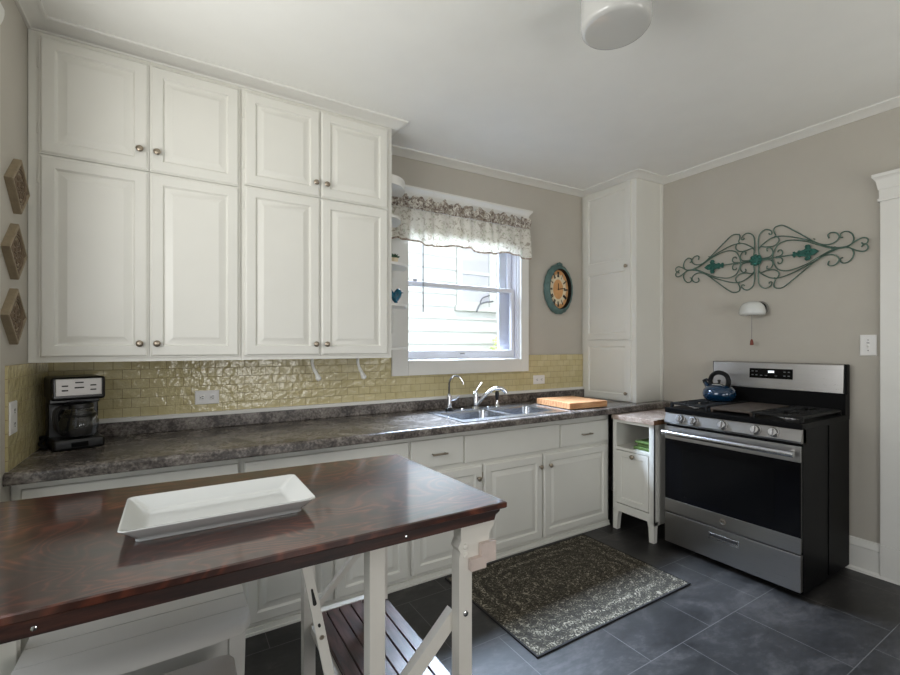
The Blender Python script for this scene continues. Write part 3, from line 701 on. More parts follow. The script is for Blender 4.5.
# blue kettle on the back left burner
K = Vector((3.335, 1.735, .9925)); ZK = Vector((0, 0, 1))
k = thing('tea_kettle', 'blue enamel kettle with black handle on the back of the stove', 'kettle', K)
KS = .87
def KP(pr): return [(r * KS, h * KS) for r, h in pr]
G().lathe(KP([(.085, 0), (.1, .004), (.118, .03), (.122, .058), (.114, .088), (.09, .112), (.058, .126), (.054, .127)]), K, seg=40).build('body', 'kettle', k, 60)
ld = G().lathe(KP([(.057, .124), (.055, .131), (.04, .141), (.012, .146)]), K, seg=32).build('lid', 'chrome', k, 60)
G().lathe(KP([(.008, .144), (.008, .15), (.013, .158), (.012, .168), (.004, .171)]), K, seg=16).build('knob', 'black', ld)
hd = Vector((.18, .98, 0)).normalized()                   # handle and spout lie along the stove's width
hp = [K + hd * a * KS + ZK * h * KS for a, h in ((-.074, .122), (-.084, .155), (-.07, .2), (-.03, .224), (.02, .226), (.062, .202), (.08, .158), (.072, .126))]
G().tube(crom(hp, 6), .0155, 12).build('handle', 'blackm', k, 60)
G().tube([K + hd * .075 + ZK * .075, K + hd * .1 + ZK * .105, K + hd * .112 + ZK * .122], [.024, .017, .014], 14).build('spout', 'kettle', k, 60)
G().tube([K + hd * .111 + ZK * .12, K + hd * .118 + ZK * .132, K + hd * .1 + ZK * .142, K + hd * .08 + ZK * .138], [.0165, .0155, .011, .008], 12).build('spout_cap', 'black', k, 60)

# ================================================================== SMALL CABINET BETWEEN WORKTOP AND STOVE
X0, Y0, Y1 = 2.847, 1.922, 2.262
c = thing('side_cabinet', 'narrow white cabinet on legs between the worktop and the stove', 'cabinet', (3.2, 2.08, 0))
g = G().box(X0, Y0, .12, X0 + .62, Y0 + .018, .828).box(X0, Y1 - .018, .12, X0 + .62, Y1, .828).box(X0 + .6, Y0 + .018, .12, X0 + .62, Y1 - .018, .828)
g.box(X0, Y0, .14, X0 + .018, Y0 + .036, .828).box(X0, Y1 - .03, .14, X0 + .018, Y1, .828).box(X0, Y0 + .036, .808, X0 + .018, Y1 - .03, .828)
g.box(X0, Y0 + .018, .605, X0 + .6, Y1 - .018, .625).box(X0, Y0 + .018, .155, X0 + .6, Y1 - .018, .17)
g.box(X0 - .001, Y0 + .03, .142, X0 + .018, Y1 - .03, .2)
g.build('body', 'cab', c, 0)
for y, q in ((Y0, 1), (Y1, -1)):
    for x, p in ((X0, 1), (X0 + .62, -1)):
        g = G().rings([[(x, y, z), (x + p * w, y, z), (x + p * w, y + q * w, z), (x, y + q * w, z)] for z, w in ((.0, .036), (.1, .042), (.145, .052))])
        g.build('leg', 'cab', c, 0)
d = G().panel((X0 - .004, Y1 - .034, .208), (0, -1, 0), (0, 0, 1), (-1, 0, 0), Y1 - Y0 - .074, .392, .018, [(0, 0), (.04, 0), (.044, -.006), (.05, -.006)]).build('door', 'cab', c, 25)
knob((X0 - .004, 2.082, .574), (-1, 0, 0), d, 'nickel', 1.1)
tp = G().box(X0 - .016, Y0 - .012, .829, 3.58, Y1 + .004, .8645, .004).build('top', 'lam2', c, label='pinkish stone-look top')
G().box(X0 - .0165, Y0 - .014, .83, 3.5, Y0 - .012, .863).build('raw_edge', 'edgewood', tp, 0)
tw = thing('folded_towel', 'green folded towel in the open top of the narrow side cabinet', 'towel', (2.97, 2.03, .625))
for i, (dz, th, sh) in enumerate(((0, .024, 0), (.0245, .02, .012), (.045, .018, .004))):
    G().box(2.875 + sh, 1.958, .6255 + dz, 3.13 + sh, 2.11 - sh * 2, .6255 + dz + th, .009, 3).build('fold', 'towel', tw, 60)

# ================================================================== WALL SCROLL, SCONCE, CLOCK, PLAQUES
AX, AY, AZ = 3.572, 1.599, 2.0
art = thing('scroll_wall_art', 'green metal scroll wall art with teal lilies above the stove', 'wall art', (XR - .005, AY, AZ))
Q = {
 'outer': [(.123, .157), (.112, .185), (.119, .21), (.158, .217), (.195, .195), (.261, .14), (.351, .063), (.398, .037), (.437, .034), (.466, .048), (.479, .073), (.463, .099), (.437, .106), (.421, .094), (.427, .072)],
 'mid': [(.02, .088), (.04, .107), (.096, .14), (.158, .142), (.246, .113), (.337, .07), (.405, .028), (.463, .006), (.507, .0), (.537, .012), (.551, .043), (.54, .08), (.513, .099), (.488, .091), (.485, .068), (.497, .063)],
 'tear': [(.104, .002), (.115, .044), (.142, .087), (.202, .103), (.289, .082), (.351, .051), (.405, .022), (.444, .004)],
 'tail': [(.444, .003), (.488, .002), (.525, .006), (.567, .032), (.598, .042), (.618, .028), (.614, .006), (.596, .003), (.588, .014)],
 'heart': [(.018, .034), (.012, .108), (.02, .178), (.057, .208), (.092, .194), (.1, .17), (.085, .168), (.082, .178)],
 'loop': [(.012, .071), (.028, .092), (.069, .083), (.116, .085), (.143, .113), (.135, .141), (.118, .15), (.115, .138)],
 'curl': [(.02, .008), (.053, .006), (.092, .012), (.108, .041), (.092, .073), (.069, .07), (.073, .051)],
 'rodcurl': [(.125, .004), (.15, .006), (.165, .022), (.158, .045), (.14, .046), (.137, .033)],
}
for sa in (1, -1):
    for sb in (1, -1):
        for nm, pl in Q.items():
            off = .002 if nm in ('mid', 'loop') else (-.0035 if nm in ('tear', 'curl') else 0)
            G().tube(crom([(AX + off, AY - sa * a * .987, AZ + sb * b) for a, b in pl], 5), .0042, 6).build('scroll_rod', 'iron', art, 60)
G().tube([(AX, AY + .3, AZ), (AX, AY - .3, AZ)], .0042, 8).build('centre_rod', 'iron', art)
for sy in (1, -1):
    for a, b in ((.45, .012), (.34, .085), (.12, .0)):
        G().tube([(AX, AY - sy * a, AZ + b), (XR, AY - sy * a, AZ + b)], .003, 6).build('wall_pin', 'iron', art)
g = G().lathe([(.036, -.006), (.037, 0), (.03, .008), (.012, .012), (.002, .013)], (AX - .004, AY, AZ), (-1, 0, 0), 20)
for i in range(8):
    a = 2 * pi * i / 8; g.lathe([(.0, -.003), (.012, .0), (.013, .006), (.006, .011), (.0, .012)], (AX - .006, AY + .03 * cos(a), AZ + .03 * sin(a)), (-1, 0, 0), 10)
g.build('rosette', 'fleur', art, 50)
def fleur(s):
    g = G(); P = lambda a, b: (AX - .008, AY - s * a, AZ + b)
    half = [(.37, 0), (.345, .02), (.325, .024), (.318, .016), (.326, .034), (.318, .052), (.3, .053), (.292, .04), (.298, .03), (.288, .022), (.272, .018), (.262, .024), (.254, .02), (.252, .012), (.24, .012), (.236, .02), (.226, .018), (.225, .007)]
    poly = [P(a, b) for a, b in half] + [P(a, -b) for a, b in half[:0:-1]]
    g.prism(poly, (.008, 0, 0))
    rid = lambda a, b, r: g.lathe([(.0, .0), (r, .002), (r * .7, .006), (.0, .008)], (AX - .0085, AY - s * a, AZ + b), (-1, 0, 0), 10)
    rid(.33, 0, .013); rid(.31, 0, .014); rid(.306, .038, .012); rid(.306, -.038, .012); rid(.258, 0, .01); rid(.232, 0, .009)
    g.build('lily', 'fleur', art, 40)
fleur(1); fleur(-1)

sc = thing('wall_sconce', 'small white wall lamp with pull cord above the stove', 'lamp', (XR, 1.57, 1.655))
G().lathe([(.05, 0), (.052, .006), (.05, .02), (.046, .026)], (XR, 1.578, 1.652), (-1, 0, 0), 28).build('wall_plate', 'alu', sc, label='metal wall plate')
G().lathe([(.05, .0), (.05, .01)], (XR - .026, 1.579, 1.648), (-1, 0, 0), 28).build('dark_ring', 'black', sc, label='dark ring behind the shade')
S0 = Vector((XR - .092, 1.594, 1.618)); rg = []
for th in (0, 12, 25, 38, 50, 60, 70, 78, 84, 89):
    a = radians(th); rg.append([(S0.x + .078 * cos(a) ** .62 * cos(f), S0.y + .082 * cos(a) ** .62 * sin(f), S0.z + .08 * sin(a)) for f in [2 * pi * i / 28 for i in range(28)]])
g = G().rings([[(S0.x + .058 * cos(f), S0.y + .06 * sin(f), S0.z - .02) for f in [2 * pi * i / 28 for i in range(28)]], [(S0.x + .074 * cos(f), S0.y + .078 * sin(f), S0.z - .014) for f in [2 * pi * i / 28 for i in range(28)]]] + rg)
g.build('shade', 'porcelain', sc, 60)
pc = G().tube([(S0.x, S0.y + .002, S0.z - .012), (S0.x, S0.y + .003, 1.43)], .0014, 6).build('pull_cord', 'cordgrey', sc)
G().lathe([(.004, .043), (.009, .03), (.012, .004), (.009, 0)], (S0.x, S0.y + .003, 1.388), seg=12).build('pull', 'redwood', pc)

# oval clock, its frame deep and scalloped
CK = Vector((2.912, YB, 1.888)); ck = thing('wall_clock', 'oval wall clock with scalloped teal frame right of the window', 'clock', CK)
def oval(a, b, d, n=72, sc=0): return [(CK.x + (a + sc * abs(sin(10 * f))) * cos(f), CK.y - d, CK.z + (b + sc * abs(sin(10 * f))) * sin(f)) for f in [2 * pi * i / n for i in range(n)]]
g = G().rings([oval(.155, .205, 0), oval(.168, .218, .012, sc=.006), oval(.166, .217, .024, sc=.008), oval(.152, .2, .044, sc=.004), oval(.138, .186, .052), oval(.130, .178, .05)], cap1=False)
g.build('frame', 'clockteal', ck, 40)
g = G()
for a in (-.02, 0, .02): g.lathe([(0, -.004), (.013, .0), (.012, .01), (0, .014)], (CK.x + a, CK.y - .026, CK.z + .226 - abs(a) * .3), (0, -1, 0), 10)
g.build('crest', 'clockteal', ck, 60)
G().rings([oval(.130, .178, .05), oval(.126, .174, .046), oval(.1245, .1725, .0135), oval(.131, .179, .0135)], cap0=False, cap1=False).build('inner_bezel', 'blackm', ck, 40, 'inner rim coloured black for its shadow')  # the shadow inside the deep frame is put into the rim's black colour
fc = G().rings([oval(.1245, .1725, .004), oval(.1245, .1725, .013)]).build('dial', 'clockface', ck, 0)
pts = []
for i in range(48):
    f = 2 * pi * i / 48; k = 1 + (.13 if i % 4 in (0,) else (-.02 if i % 4 == 2 else .03)); pts.append((CK.x + .096 * k * cos(f), CK.y - .0131, CK.z + .134 * k * sin(f)))
inn = [(CK.x + .062 * cos(2 * pi * i / 48), CK.y - .0131, CK.z + .088 * sin(2 * pi * i / 48)) for i in range(48)]
G().rings([inn, pts, [(x, y - .0006, z) for x, y, z in pts], [(x, y - .0006, z) for x, y, z in inn]], cap0=False, cap1=False).build('numeral_ring', 'clockpale', fc, 0)
def numeral(txt, f):
    g = G(); w = {'I': .006, 'V': .012, 'X': .012}; tot = sum(w[c] for c in txt); x = -tot / 2
    r = Vector((CK.x + .094 * sin(f), CK.y - .0142, CK.z + .132 * cos(f))); up = Vector((sin(f) * .8, 0, cos(f))).normalized(); rt = Vector((up.z, 0, -up.x))
    H = .024
    def st(a, b, c, d): g.bar(r + rt * a + up * b, r + rt * c + up * d, .0052, .001, up=(0, -1, 0))
    for ch in txt:
        q = x + w[ch] / 2; h = w[ch] * .36
        if ch == 'I': st(q, -H, q, H)
        elif ch == 'V': st(q - h, H, q, -H); st(q + h, H, q, -H)
        else: st(q - h, H, q + h, -H); st(q + h, H, q - h, -H)
        x += w[ch]
    g.build('numeral', 'ink', fc, 0)
for i, n_ in enumerate(('XII', 'I', 'II', 'III', 'IIII', 'V', 'VI', 'VII', 'VIII', 'IX', 'X', 'XI')): numeral(n_, 2 * pi * i / 12)
hy = CK.y - .0165
G().bar((CK.x, hy, CK.z - .008), (CK.x + .002, hy, CK.z + .052), .008, .001, up=(0, -1, 0)).build('hour_hand', 'ink', fc, 0)
G().bar((CK.x - .01, hy - .0014, CK.z - .002), (CK.x + .084, hy - .0014, CK.z + .014), .007, .001, up=(0, -1, 0)).lathe([(.006, -.001), (.006, .0028)], (CK.x, hy, CK.z), (0, -1, 0), 14).build('minute_hand', 'ink', fc, 0)

for cz_, py, lb in ((2.002, 2.372, 'topmost of the three carved tan diamond plaques on the left wall'), (1.742, 2.335, 'middle one of the three carved tan diamond plaques on the left wall'), (1.493, 2.325, 'lowest of the three carved tan diamond plaques on the left wall')):
    p = thing('wall_plaque', lb, 'plaque', (XL, py, cz_), 'carved wall plaques')
    def dia(s, x): return [(XL + x, py + a * s, cz_ + b * s) for a, b in ((-.118, 0), (0, .107), (.118, 0), (0, -.107))]
    G().rings([dia(1, 0), dia(1, .022), dia(.98, .025), dia(.87, .025), dia(.84, .018)]).build('block', 'plaque', p, 20)
    g = G(); c0 = Vector((XL + .018, py, cz_))
    for r_, tr in ((.07, .0035), (.058, .003), (.022, .003)):
        g.tube([c0 + Vector((.002, r_ * cos(a), r_ * sin(a))) for a in [2 * pi * i / 32 for i in range(32)]], tr, 6, True)
    for i in range(8):
        a = 2 * pi * i / 8
        g.tube(crom([c0 + Vector((.001, r2 * cos(a + da), r2 * sin(a + da))) for r2, da in ((.008, 0), (.022, .32), (.038, .1), (.046, -.15), (.036, -.3), (.026, -.18))], 3), .0034, 6)
    for a_, b_ in ((.078, 0), (-.078, 0), (0, .078), (0, -.078)): g.lathe([(.012, 0), (.01, .005), (.002, .008)], c0 + Vector((0, a_, b_)), (1, 0, 0), 12)
    g.build('carving', 'plaqued', p, 50)

# ================================================================== BESIDE THE WINDOW: END SHELVES, BLIND, VALANCE
es = thing('corner_shelf', 'white quarter-round end shelves between wall cabinet and window', 'shelf', (1.17, 2.7, 1.36))
for z, a in ((1.372, .185), (1.652, .19), (1.912, .19), (2.205, .135), (2.40, .17)):
    pl = [(1.151, 2.80, z)] + [(1.151 + a * cos(f), 2.80 - .225 * sin(f), z) for f in [k * pi / 32 for k in range(17)]]
    G().prism(pl, (0, 0, -.016 if z < 2.3 else .055)).build('shelf_board', 'trim', es, 40)
G().box(1.150, 2.788, 1.36, 1.162, 2.80, 2.45).build('back_strip', 'trim', es)
G().box(1.1505, 2.575, 1.3725, 1.158, 2.60, 1.46, .002).build('end_stop', 'trim', es)
pt = thing('potted_succulent', 'tiny green succulent in a cream pot on the end shelf by the window', 'plant', (1.232, 2.72, 1.912))
G().lathe([(.024, .0008), (.031, .045), (.032, .05), (.028, .05), (.027, .044)], (1.232, 2.72, 1.912), seg=20).build('pot', 'clockpale', pt)
g = G(); rr = random.Random(5)
for ring, (n_, tilt, ln) in enumerate(((9, .35, .045), (7, .8, .042), (5, 1.2, .036))):
    for i in range(n_):
        a = 2 * pi * i / n_ + ring * .4; d = Vector((cos(a) * cos(tilt), sin(a) * cos(tilt), sin(tilt))); o = Vector((1.232, 2.72, 1.958))
        g.tube([o, o + d * ln * .5, o + d * ln], [.004, .0085, .001], 6)
g.build('leaves', 'leaf', pt, 60)
bd = thing('bird_figurine', 'small dark teal bird figurine on the end shelf by the window', 'figurine', (1.245, 2.70, 1.652))
g = G().lathe([(.022, .0008), (.02, .006), (.011, .014), (.011, .022)], (1.24, 2.70, 1.652), seg=16)
g.rings([[(1.232 + cxx + r * cos(f) * .9, 2.70 + r * .7 * sin(f), 1.652 + h) for f in [2 * pi * i / 18 for i in range(18)]] for cxx, h, r in
         ((.004, .018, .01), (.004, .03, .024), (.008, .05, .036), (.016, .07, .036), (.022, .085, .03), (.024, .098, .021), (.022, .108, .008))])
g.build('body', 'teal', bd, 60)
G().tube([(1.262, 2.695, 1.738), (1.288, 2.69, 1.732)], [.009, .001], 8).build('beak', 'teal', bd)
G().tube([(1.222, 2.70, 1.70), (1.2, 2.70, 1.74), (1.19, 2.70, 1.77)], [.02, .014, .004], 10).build('tail', 'teal', bd, 60)

bl = thing('window_blind', 'white blind drawn up under the valance, its thin wand hanging over the glass', 'blind', (1.95, YB + .012, 2.41))
G().box(1.43, YB + .002, 2.375, 2.458, YB + .019, 2.415, .003).build('head_rail', 'vinyl', bl)
g = G()
for i in range(14): g.box(1.445, YB + .0025, 2.27 + i * .0072, 2.45, YB + .0185, 2.2752 + i * .0072)
g.build('slats', 'vinyl', bl, 0)
G().tube([(1.548, YB + .0, 2.385), (1.55, YB - .012, 2.33), (1.55, YB - .014, 1.63)], .0048, 8).build('wand', 'cordgrey', bl, label='thin grey wand')

va = thing('window_valance', 'cream floral gathered valance with brown ruffled heading across the window top', 'valance', (1.9, 2.852, 2.37))
rod = G().tube([(1.2, 2.855, 2.372), (2.518, 2.855, 2.372)], .008, 10)
for x in (1.305, 2.514): rod.tube([(x, 2.855, 2.372), (x, 2.888, 2.372)], .006, 8)
rod.build('curtain_rod', 'trim', va)
NX = 300; xa, xb = 1.195, 2.522
def pleat(x, z, k):       # gathers: tight by the rod, softer lower down
    ph = x * 62 + 1.4 * sin(x * 9) + .9 * sin(x * 23 + 1)
    return (.007 * k + .004) * sin(ph) + .006 * k * sin(x * 31 + 2) - .010 * k
def zbot(x): return 2.112 + .013 * sin((x - 1.62) * 2 * pi / .46 - .4 * pi) + .004 * sin(x * 40)
xs = [xa + (xb - xa) * i / NX for i in range(NX + 1)]
def sheet(name, mat, fz, ks, yo):
    g = G(); rows = []
    for t_, k_ in ks: rows.append([(x, 2.846 + yo - .0 + pleat(x, 0, k_), fz(x, t_)) for x in xs])
    P2 = [[(x, y + .0012, z) for x, y, z in r] for r in rows]
    g.grid(rows); g.grid([r[::-1] for r in P2])
    return g.build(name, mat, va, 80, recalc=False)
sheet('cloth', 'valance', lambda x, t: 2.352 + (zbot(x) + .012 - 2.352) * t, [(0, .15), (.08, .3), (.25, .6), (.5, .85), (.75, 1), (1, 1.1)], -.004)
sheet('hem', 'hem', lambda x, t: zbot(x) + .013 * (1 - t), [(0, 1.1), (1, 1.12)], -.0045)
def ruf(x): return .05 + .012 * sin(x * 57) + .008 * sin(x * 101 + 1)
sheet('ruffled_heading', 'ruffle', lambda x, t: 2.352 + t * (ruf(x) + .034), [(0, .25), (.25, .1), (.5, .25), (.75, .7), (1, .9)], -.012)

th = thing('paper_towel_holder', 'pair of slim white holder arms hanging under the right wall cabinet', 'paper towel holder', (.86, 2.72, 1.309))
for x, q in ((.70, 1), (.985, 1)):
    g = G().tube(crom([(x, 2.72, 1.306), (x + .002, 2.722, 1.275), (x + .012, 2.726, 1.245), (x + .026, 2.72, 1.215), (x + .034, 2.71, 1.19)], 5), [.009] * 11 + [.011] * 6 + [.014] * 4, 10)
    g.lathe([(0, -.016), (.014, -.01), (.018, 0), (.014, .012), (0, .017)], (x + .035, 2.708, 1.186), (0, 0, 1), 14)
    a = g.build('arm', 'trim', th, 60)
G().box(.68, 2.70, 1.303, 1.01, 2.744, 1.309, .002).build('mounting_plate', 'trim', th)

# ================================================================== DARK-TOPPED CART TABLE
TZ = .92
tb = thing('kitchen_island', 'kitchen table cart with stained dark wood top and white frame, in the foreground', 'table', (.3, 1.42, 0))
NLc, NRc, FRc, FLc = (-.515, 1.048), (.838, 1.043), (.808, 1.752), (-.515, 1.826)
def quad(ins, z): 
    c = Vector((.16, 1.42)); out = []
    for p in (NLc, NRc, FRc, FLc):
        v = Vector(p); out.append((v.x - math.copysign(ins, v.x - c.x), v.y - math.copysign(ins, v.y - c.y), z))
    return out
top = G().rings([quad(.003, TZ - .019), quad(0, TZ - .016), quad(0, TZ - .003), quad(.003, TZ)]).build('table_top', 'darkwood', tb, 20)
# apron boards under the top, the near one cut back at its end
g = G()
g.prism([(-.5, 1.058, TZ - .019), (.826, 1.058, TZ - .019), (.822, 1.058, TZ - .03), (.808, 1.058, TZ - .038), (.803, 1.058, TZ - .052), (-.5, 1.058, TZ - .052)], (0, .024, 0))
g.build('apron', 'apron', tb, 20)
G().prism([(-.5, 1.80, TZ - .019), (.79, 1.722, TZ - .019), (.785, 1.722, TZ - .052), (-.5, 1.80, TZ - .052)], (0, .02, 0)).build('apron', 'apron', tb, 20)
G().prism([(.785, 1.085, TZ - .019), (.765, 1.72, TZ - .019), (.765, 1.72, TZ - .05), (.785, 1.085, TZ - .05)], (.02, 0, 0)).build('apron', 'apron', tb, 20)
for x in (.515, -.212): G().lathe([(.005, 0), (.0045, .002), (.002, .003)], (x, 1.058, .882), (0, -1, 0), 12).build('screw', 'chrome', tb)
ZU = TZ - .052
# right front leg with its shaped head
hd = [(.69, ZU), (.806, ZU), (.806, ZU - .02), (.79, ZU - .035), (.788, ZU - .06), (.784, ZU - .085), (.772, ZU - .1), (.745, ZU - .105), (.728, ZU - .13), (.728, 0), (.685, 0), (.685, ZU - .09), (.69, ZU - .075), (.682, ZU - .06), (.692, ZU - .04)]
lg = G().prism([(x, 1.066, z) for x, z in hd], (0, .04, 0)).build('leg', 'cream', tb, 20)
for z, m in ((.618, 'chrome'), (ZU - .06, 'cream'), (ZU - .085, 'cream')):
    G().lathe([(.0085, 0), (.008, .003), (.003, .005)], (.706, 1.066, z), (0, -1, 0), 12).build('bolt', m, lg)
# post at its left, rear posts, low rails
for x0, y0, z1 in ((.430, 1.098, ZU), (.412, 1.72, ZU), (.70, 1.70, ZU - .0)):
    l_ = G().box(x0, y0, 0, x0 + .044, y0 + .044, z1, .002).build('leg', 'cream', tb)
G().lathe([(.008, 0), (.007, .004)], (.430, 1.12, ZU - .02), (-1, 0, 0), 12).build('bolt', 'nickel', tb)
for x0, y0 in ((-.48, 1.08), (-.43, 1.74)): G().box(x0, y0, 0, x0 + .044, y0 + .044, ZU, .002).build('leg', 'cream', tb)
G().bar((-.445, 1.762, .62), (-.445, 1.36, .16), .018, .04, up=(1, 0, 0)).build('brace', 'cream', tb)
SZ = .345
for y0, y1 in ((1.142, 1.162), (1.748, 1.776)): G().box(.430, y0, SZ - .05, .745, y1, SZ + .002, .002).build('rail', 'cream', tb)
for x0 in (.436, .724): G().box(x0, 1.162, SZ - .05, x0 + .02, 1.748, SZ - .017, .002).build('rail', 'cream', tb)
for i in range(6):
    x = .457 + i * .0485
    G().box(x, 1.163, SZ - .016, x + .0435, 1.747, SZ, .002).build('shelf_slat', 'slat', tb)
# braces: front, rear and the slotted one in the left side
G().bar((.70, 1.118, .60), (.45, 1.118, .365), .028, .042, up=(0, 0, 1)).build('brace', 'cream', tb)
G().bar((.685, 1.715, .62), (.45, 1.715, .385), .02, .022, up=(0, 0, 1)).build('brace', 'cream', tb)
A, Bp = Vector((.283, 1.20, .862)), Vector((.408, 1.20, .22)); dv = (Bp - A).normalized(); nv = Vector((0, 1, 0)).cross(dv)
sb = G().bar(A, Bp, .026, .011, up=(0, -1, 0), bev=.002).build('slotted_brace', 'cream', tb)
for t0, t1, r0, r1 in ((.125, .165, .0025, .005), (.225, .229, .0035, .0035), (.385, .43, .003, .005)):
    a, b = A + dv * t0, A + dv * t1
    G().rings([[(c.x, 1.1943 - h, c.z) for c in [a + (nv * cos(f) + dv * sin(f)) * r0 for f in [k * pi / 6 + pi for k in range(7)]] + [b + (nv * cos(f) + dv * sin(f)) * r1 for f in [k * pi / 6 for k in range(7)]]] for h in (0, .001)]).build('keyhole', 'slot', sb)
for t in (.262, .475): G().lathe([(.0065, 0), (.005, .003)], A + dv * t + Vector((0, -.0055, 0)), (0, -1, 0), 10).build('screw', 'nickel', sb)
G().bar((.40, 1.20, .30), (.47, 1.20, .30), .03, .03).build('brace_foot', 'cream', tb)
# stepped corner block
G().prism([(x, 1.05, z + .018) for x, z in ((.716, .722), (.768, .722), (.768, .736), (.803, .736), (.803, .792), (.752, .792), (.752, .756), (.716, .756))], (0, .0158, 0)).build('stepped_block', 'rawblock', tb, label='whitewashed stepped wooden block')

# long white tray
tx0, tx1, ty0, ty1 = -.112, .334, 1.245, 1.522
def tr(i, z, r=.03): return rrect(tx0 + i, ty0 + i, tx1 - i, ty1 - i, max(r - i * .2, .006), z, 4)
g = G().rings([tr(.032, TZ + .0008, .02), tr(.032, TZ + .007, .02), tr(.027, TZ + .012, .02), tr(.0, TZ + .039, .018), tr(.001, TZ + .0415, .018), tr(.006, TZ + .041, .018), tr(.046, TZ + .018, .02), tr(.06, TZ + .014, .02)])
tag(g.build('serving_tray', 'porcelain', smooth=50, at=(.1, 1.385, TZ)), 'long white rectangular serving tray on the dark table top', 'tray')

# ================================================================== BENCHES UNDER THE TABLE
BZ = .50
bn = thing('bench', 'white planked bench with waterfall front, under the dark table', 'bench', (-.08, 1.7, 0))
def plank(y0, y1):
    return G().box(-.375, y0, BZ - .022, .211, y1, BZ, .003)
plank(1.755, 1.875).build('plank', 'benchw', bn); plank(1.657, 1.752).build('plank', 'benchw', bn)
g = G(); sec = [(1.654, BZ), (1.60, BZ - .001), (1.572, BZ - .006), (1.555, BZ - .016), (1.546, BZ - .032), (1.556, BZ - .036), (1.575, BZ - .024), (1.654, BZ - .022)]
rgs = []
for x, k in ((-.375, .05), (-.36, .01), (-.33, 0), (-.1, -.008), (.1, 0), (.178, .012), (.203, .035), (.212, .06)):
    rgs.append([(x, y + k * (1.654 - y) / .1 * .9 if y < 1.654 else y, z) for y, z in sec])
g.rings(rgs).build('plank', 'benchw', bn, 50)
G().box(-.33, 1.60, BZ - .115, .155, 1.618, BZ - .026, .002).build('apron', 'benchw', bn)
for x in (-.37, .148):
    for y in (1.585, 1.82): G().rings([[(x + a * w, y + b * w, z) for a, b in ((0, 0), (1, 0), (1, 1), (0, 1))] for z, w in ((0, .036), (BZ - .024, .048))]).build('leg', 'benchw', bn, 0)
s2 = thing('stool', 'low stool with rounded taupe seat in front of the white bench', 'stool', (-.02, 1.35, 0))
G().rings([rrect(-.19, 1.19, .151, 1.512, .035, z) if i == 0 else rrect(-.19 + i, 1.19 + i, .151 - i, 1.512 - i, .035, z) for i, z in ((.004, .428), (0, .432), (0, .446), (.004, .45))]).build('seat', 'taupe', s2, 30)
for x in (-.16, .085):
    for y in (1.225, 1.445): G().box(x, y, 0, x + .035, y + .035, .428, .002).build('leg', 'benchw', s2)
for y in (1.235, 1.452): G().box(-.125, y, .37, .085, y + .018, .427, .002).build('rail', 'benchw', s2)

# ================================================================== RUG AND CEILING LAMP
rg = G().box(1.372, 1.492, 0.0005, 2.538, 2.272, .008, .002).build('rug', 'rug', at=(1.955, 1.882, 0))
tag(rg, 'grey-brown distressed oriental rug on the dark floor before the sink', 'rug')
g = G()
for a in ((1.364, 1.484, 2.546, 1.492), (1.364, 2.272, 2.546, 2.280), (1.364, 1.492, 1.372, 2.272), (2.538, 1.492, 2.546, 2.272)): g.box(a[0], a[1], .0004, a[2], a[3], .0085)
g.build('binding', 'rugedge', rg, 0)

lx, ly = 1.405, 1.105; lz = zc(lx)
cl = thing('ceiling_lamp', 'white glass drum lamp on the kitchen ceiling', 'lamp', (lx, ly, lz))
G().lathe([(.135, 0), (.137, -.01), (.135, -.026), (.125, -.03)], (lx, ly, lz), seg=48).build('canopy', 'trim', cl)
G().lathe([(.118, -.028), (.124, -.05), (.126, -.12), (.126, -.188), (.123, -.2), (.116, -.208), (.104, -.211), (.001, -.212)], (lx, ly, lz), seg=56).build('shade', 'glassw', cl, 60)

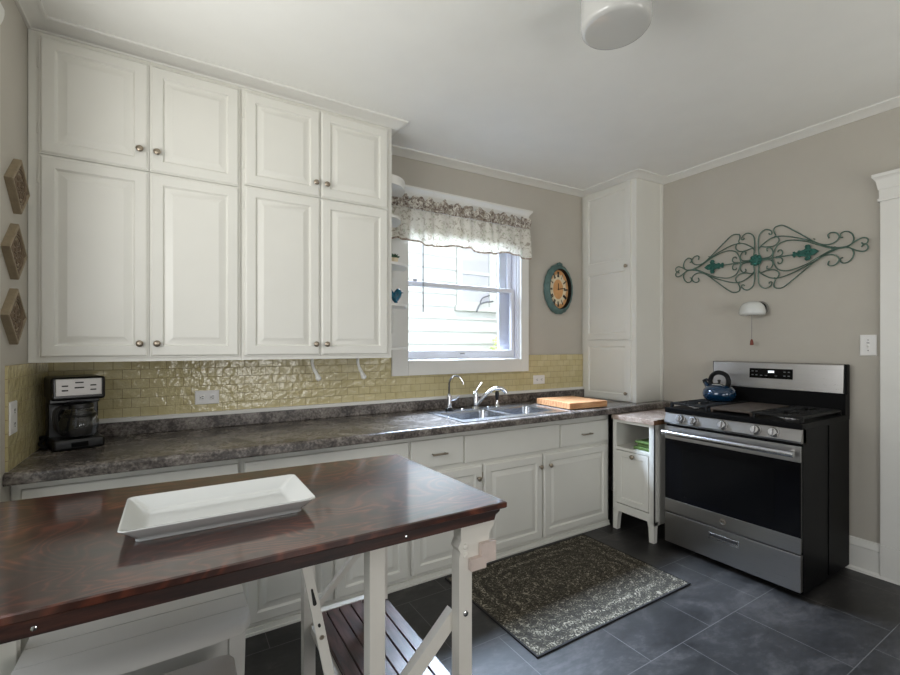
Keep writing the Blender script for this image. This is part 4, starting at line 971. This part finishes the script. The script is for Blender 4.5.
# ================================================================== LIGHT
def area(name, loc, target, sx, sy, power, col, spread=180):
    l = bpy.data.lights.new(name, 'AREA'); l.shape = 'RECTANGLE'; l.size = sx; l.size_y = sy; l.energy = power; l.color = col; l.spread = radians(spread)
    o = bpy.data.objects.new(name, l); COL.objects.link(o); o.location = loc
    o.rotation_euler = (Vector(target) - Vector(loc)).to_track_quat('-Z', 'Y').to_euler(); return o
area('skylight_sink_window', (1.95, 4.05, 3.45), (2.0, 1.9, .6), 2.6, 1.0, 480, (.66, .80, 1), 85)
area('daylight_side_doorway', (XL - .35, 1.2, 1.8), (2.5, 1.35, 4.4), 1.6, 1.0, 42, (1, .97, .93))
area('daylight_glass_door', (1.0, YR - .05, .9), (1.0, 2, 2.2), 1.15, .9, 20, (1, .97, .93))
area('rear_fill_lamp', (2.75, YR - .05, 1.6), (2.9, 1, 4.2), .85, 1.2, 14, (1, .97, .93), 130)  # added fill lamp behind the camera, tilted up to brighten ceiling and right side
sl = bpy.data.lights.new('sun', 'SUN'); sl.energy = 2.4; sl.angle = radians(1.5); sl.color = (1, .97, .92)
so = bpy.data.objects.new('sun', sl); COL.objects.link(so); so.rotation_euler = Vector((-.12, .5, -.87)).to_track_quat('-Z', 'Y').to_euler()
w = bpy.data.worlds.new('sky'); SC.world = w; w.use_nodes = True
bgn = w.node_tree.nodes['Background']; bgn.inputs[0].default_value = (.9, .95, 1, 1); bgn.inputs[1].default_value = 1.25

# ================================================================== CAMERA
cam = bpy.data.cameras.new('camera'); co = bpy.data.objects.new('camera', cam); COL.objects.link(co)
cam.sensor_width = 36; cam.lens = 448.26 * 36 / 900; cam.clip_start = .02
co.location = (0, 0, 1.379); co.rotation_euler = (radians(90), 0, radians(-31.537))
cam.shift_y = (346.42 - 337.5) / 900
SC.camera = co
vs = SC.view_settings; vs.view_transform = 'Standard'; vs.look = 'None'; vs.exposure = .22; vs.gamma = 1; vs.use_curve_mapping = False
SC.cycles.max_bounces = 10; SC.cycles.diffuse_bounces = 6; SC.cycles.glossy_bounces = 4; SC.cycles.transmission_bounces = 8; SC.cycles.transparent_max_bounces = 12
SC.cycles.sample_clamp_indirect = 6; SC.cycles.caustics_reflective = False; SC.cycles.caustics_refractive = False
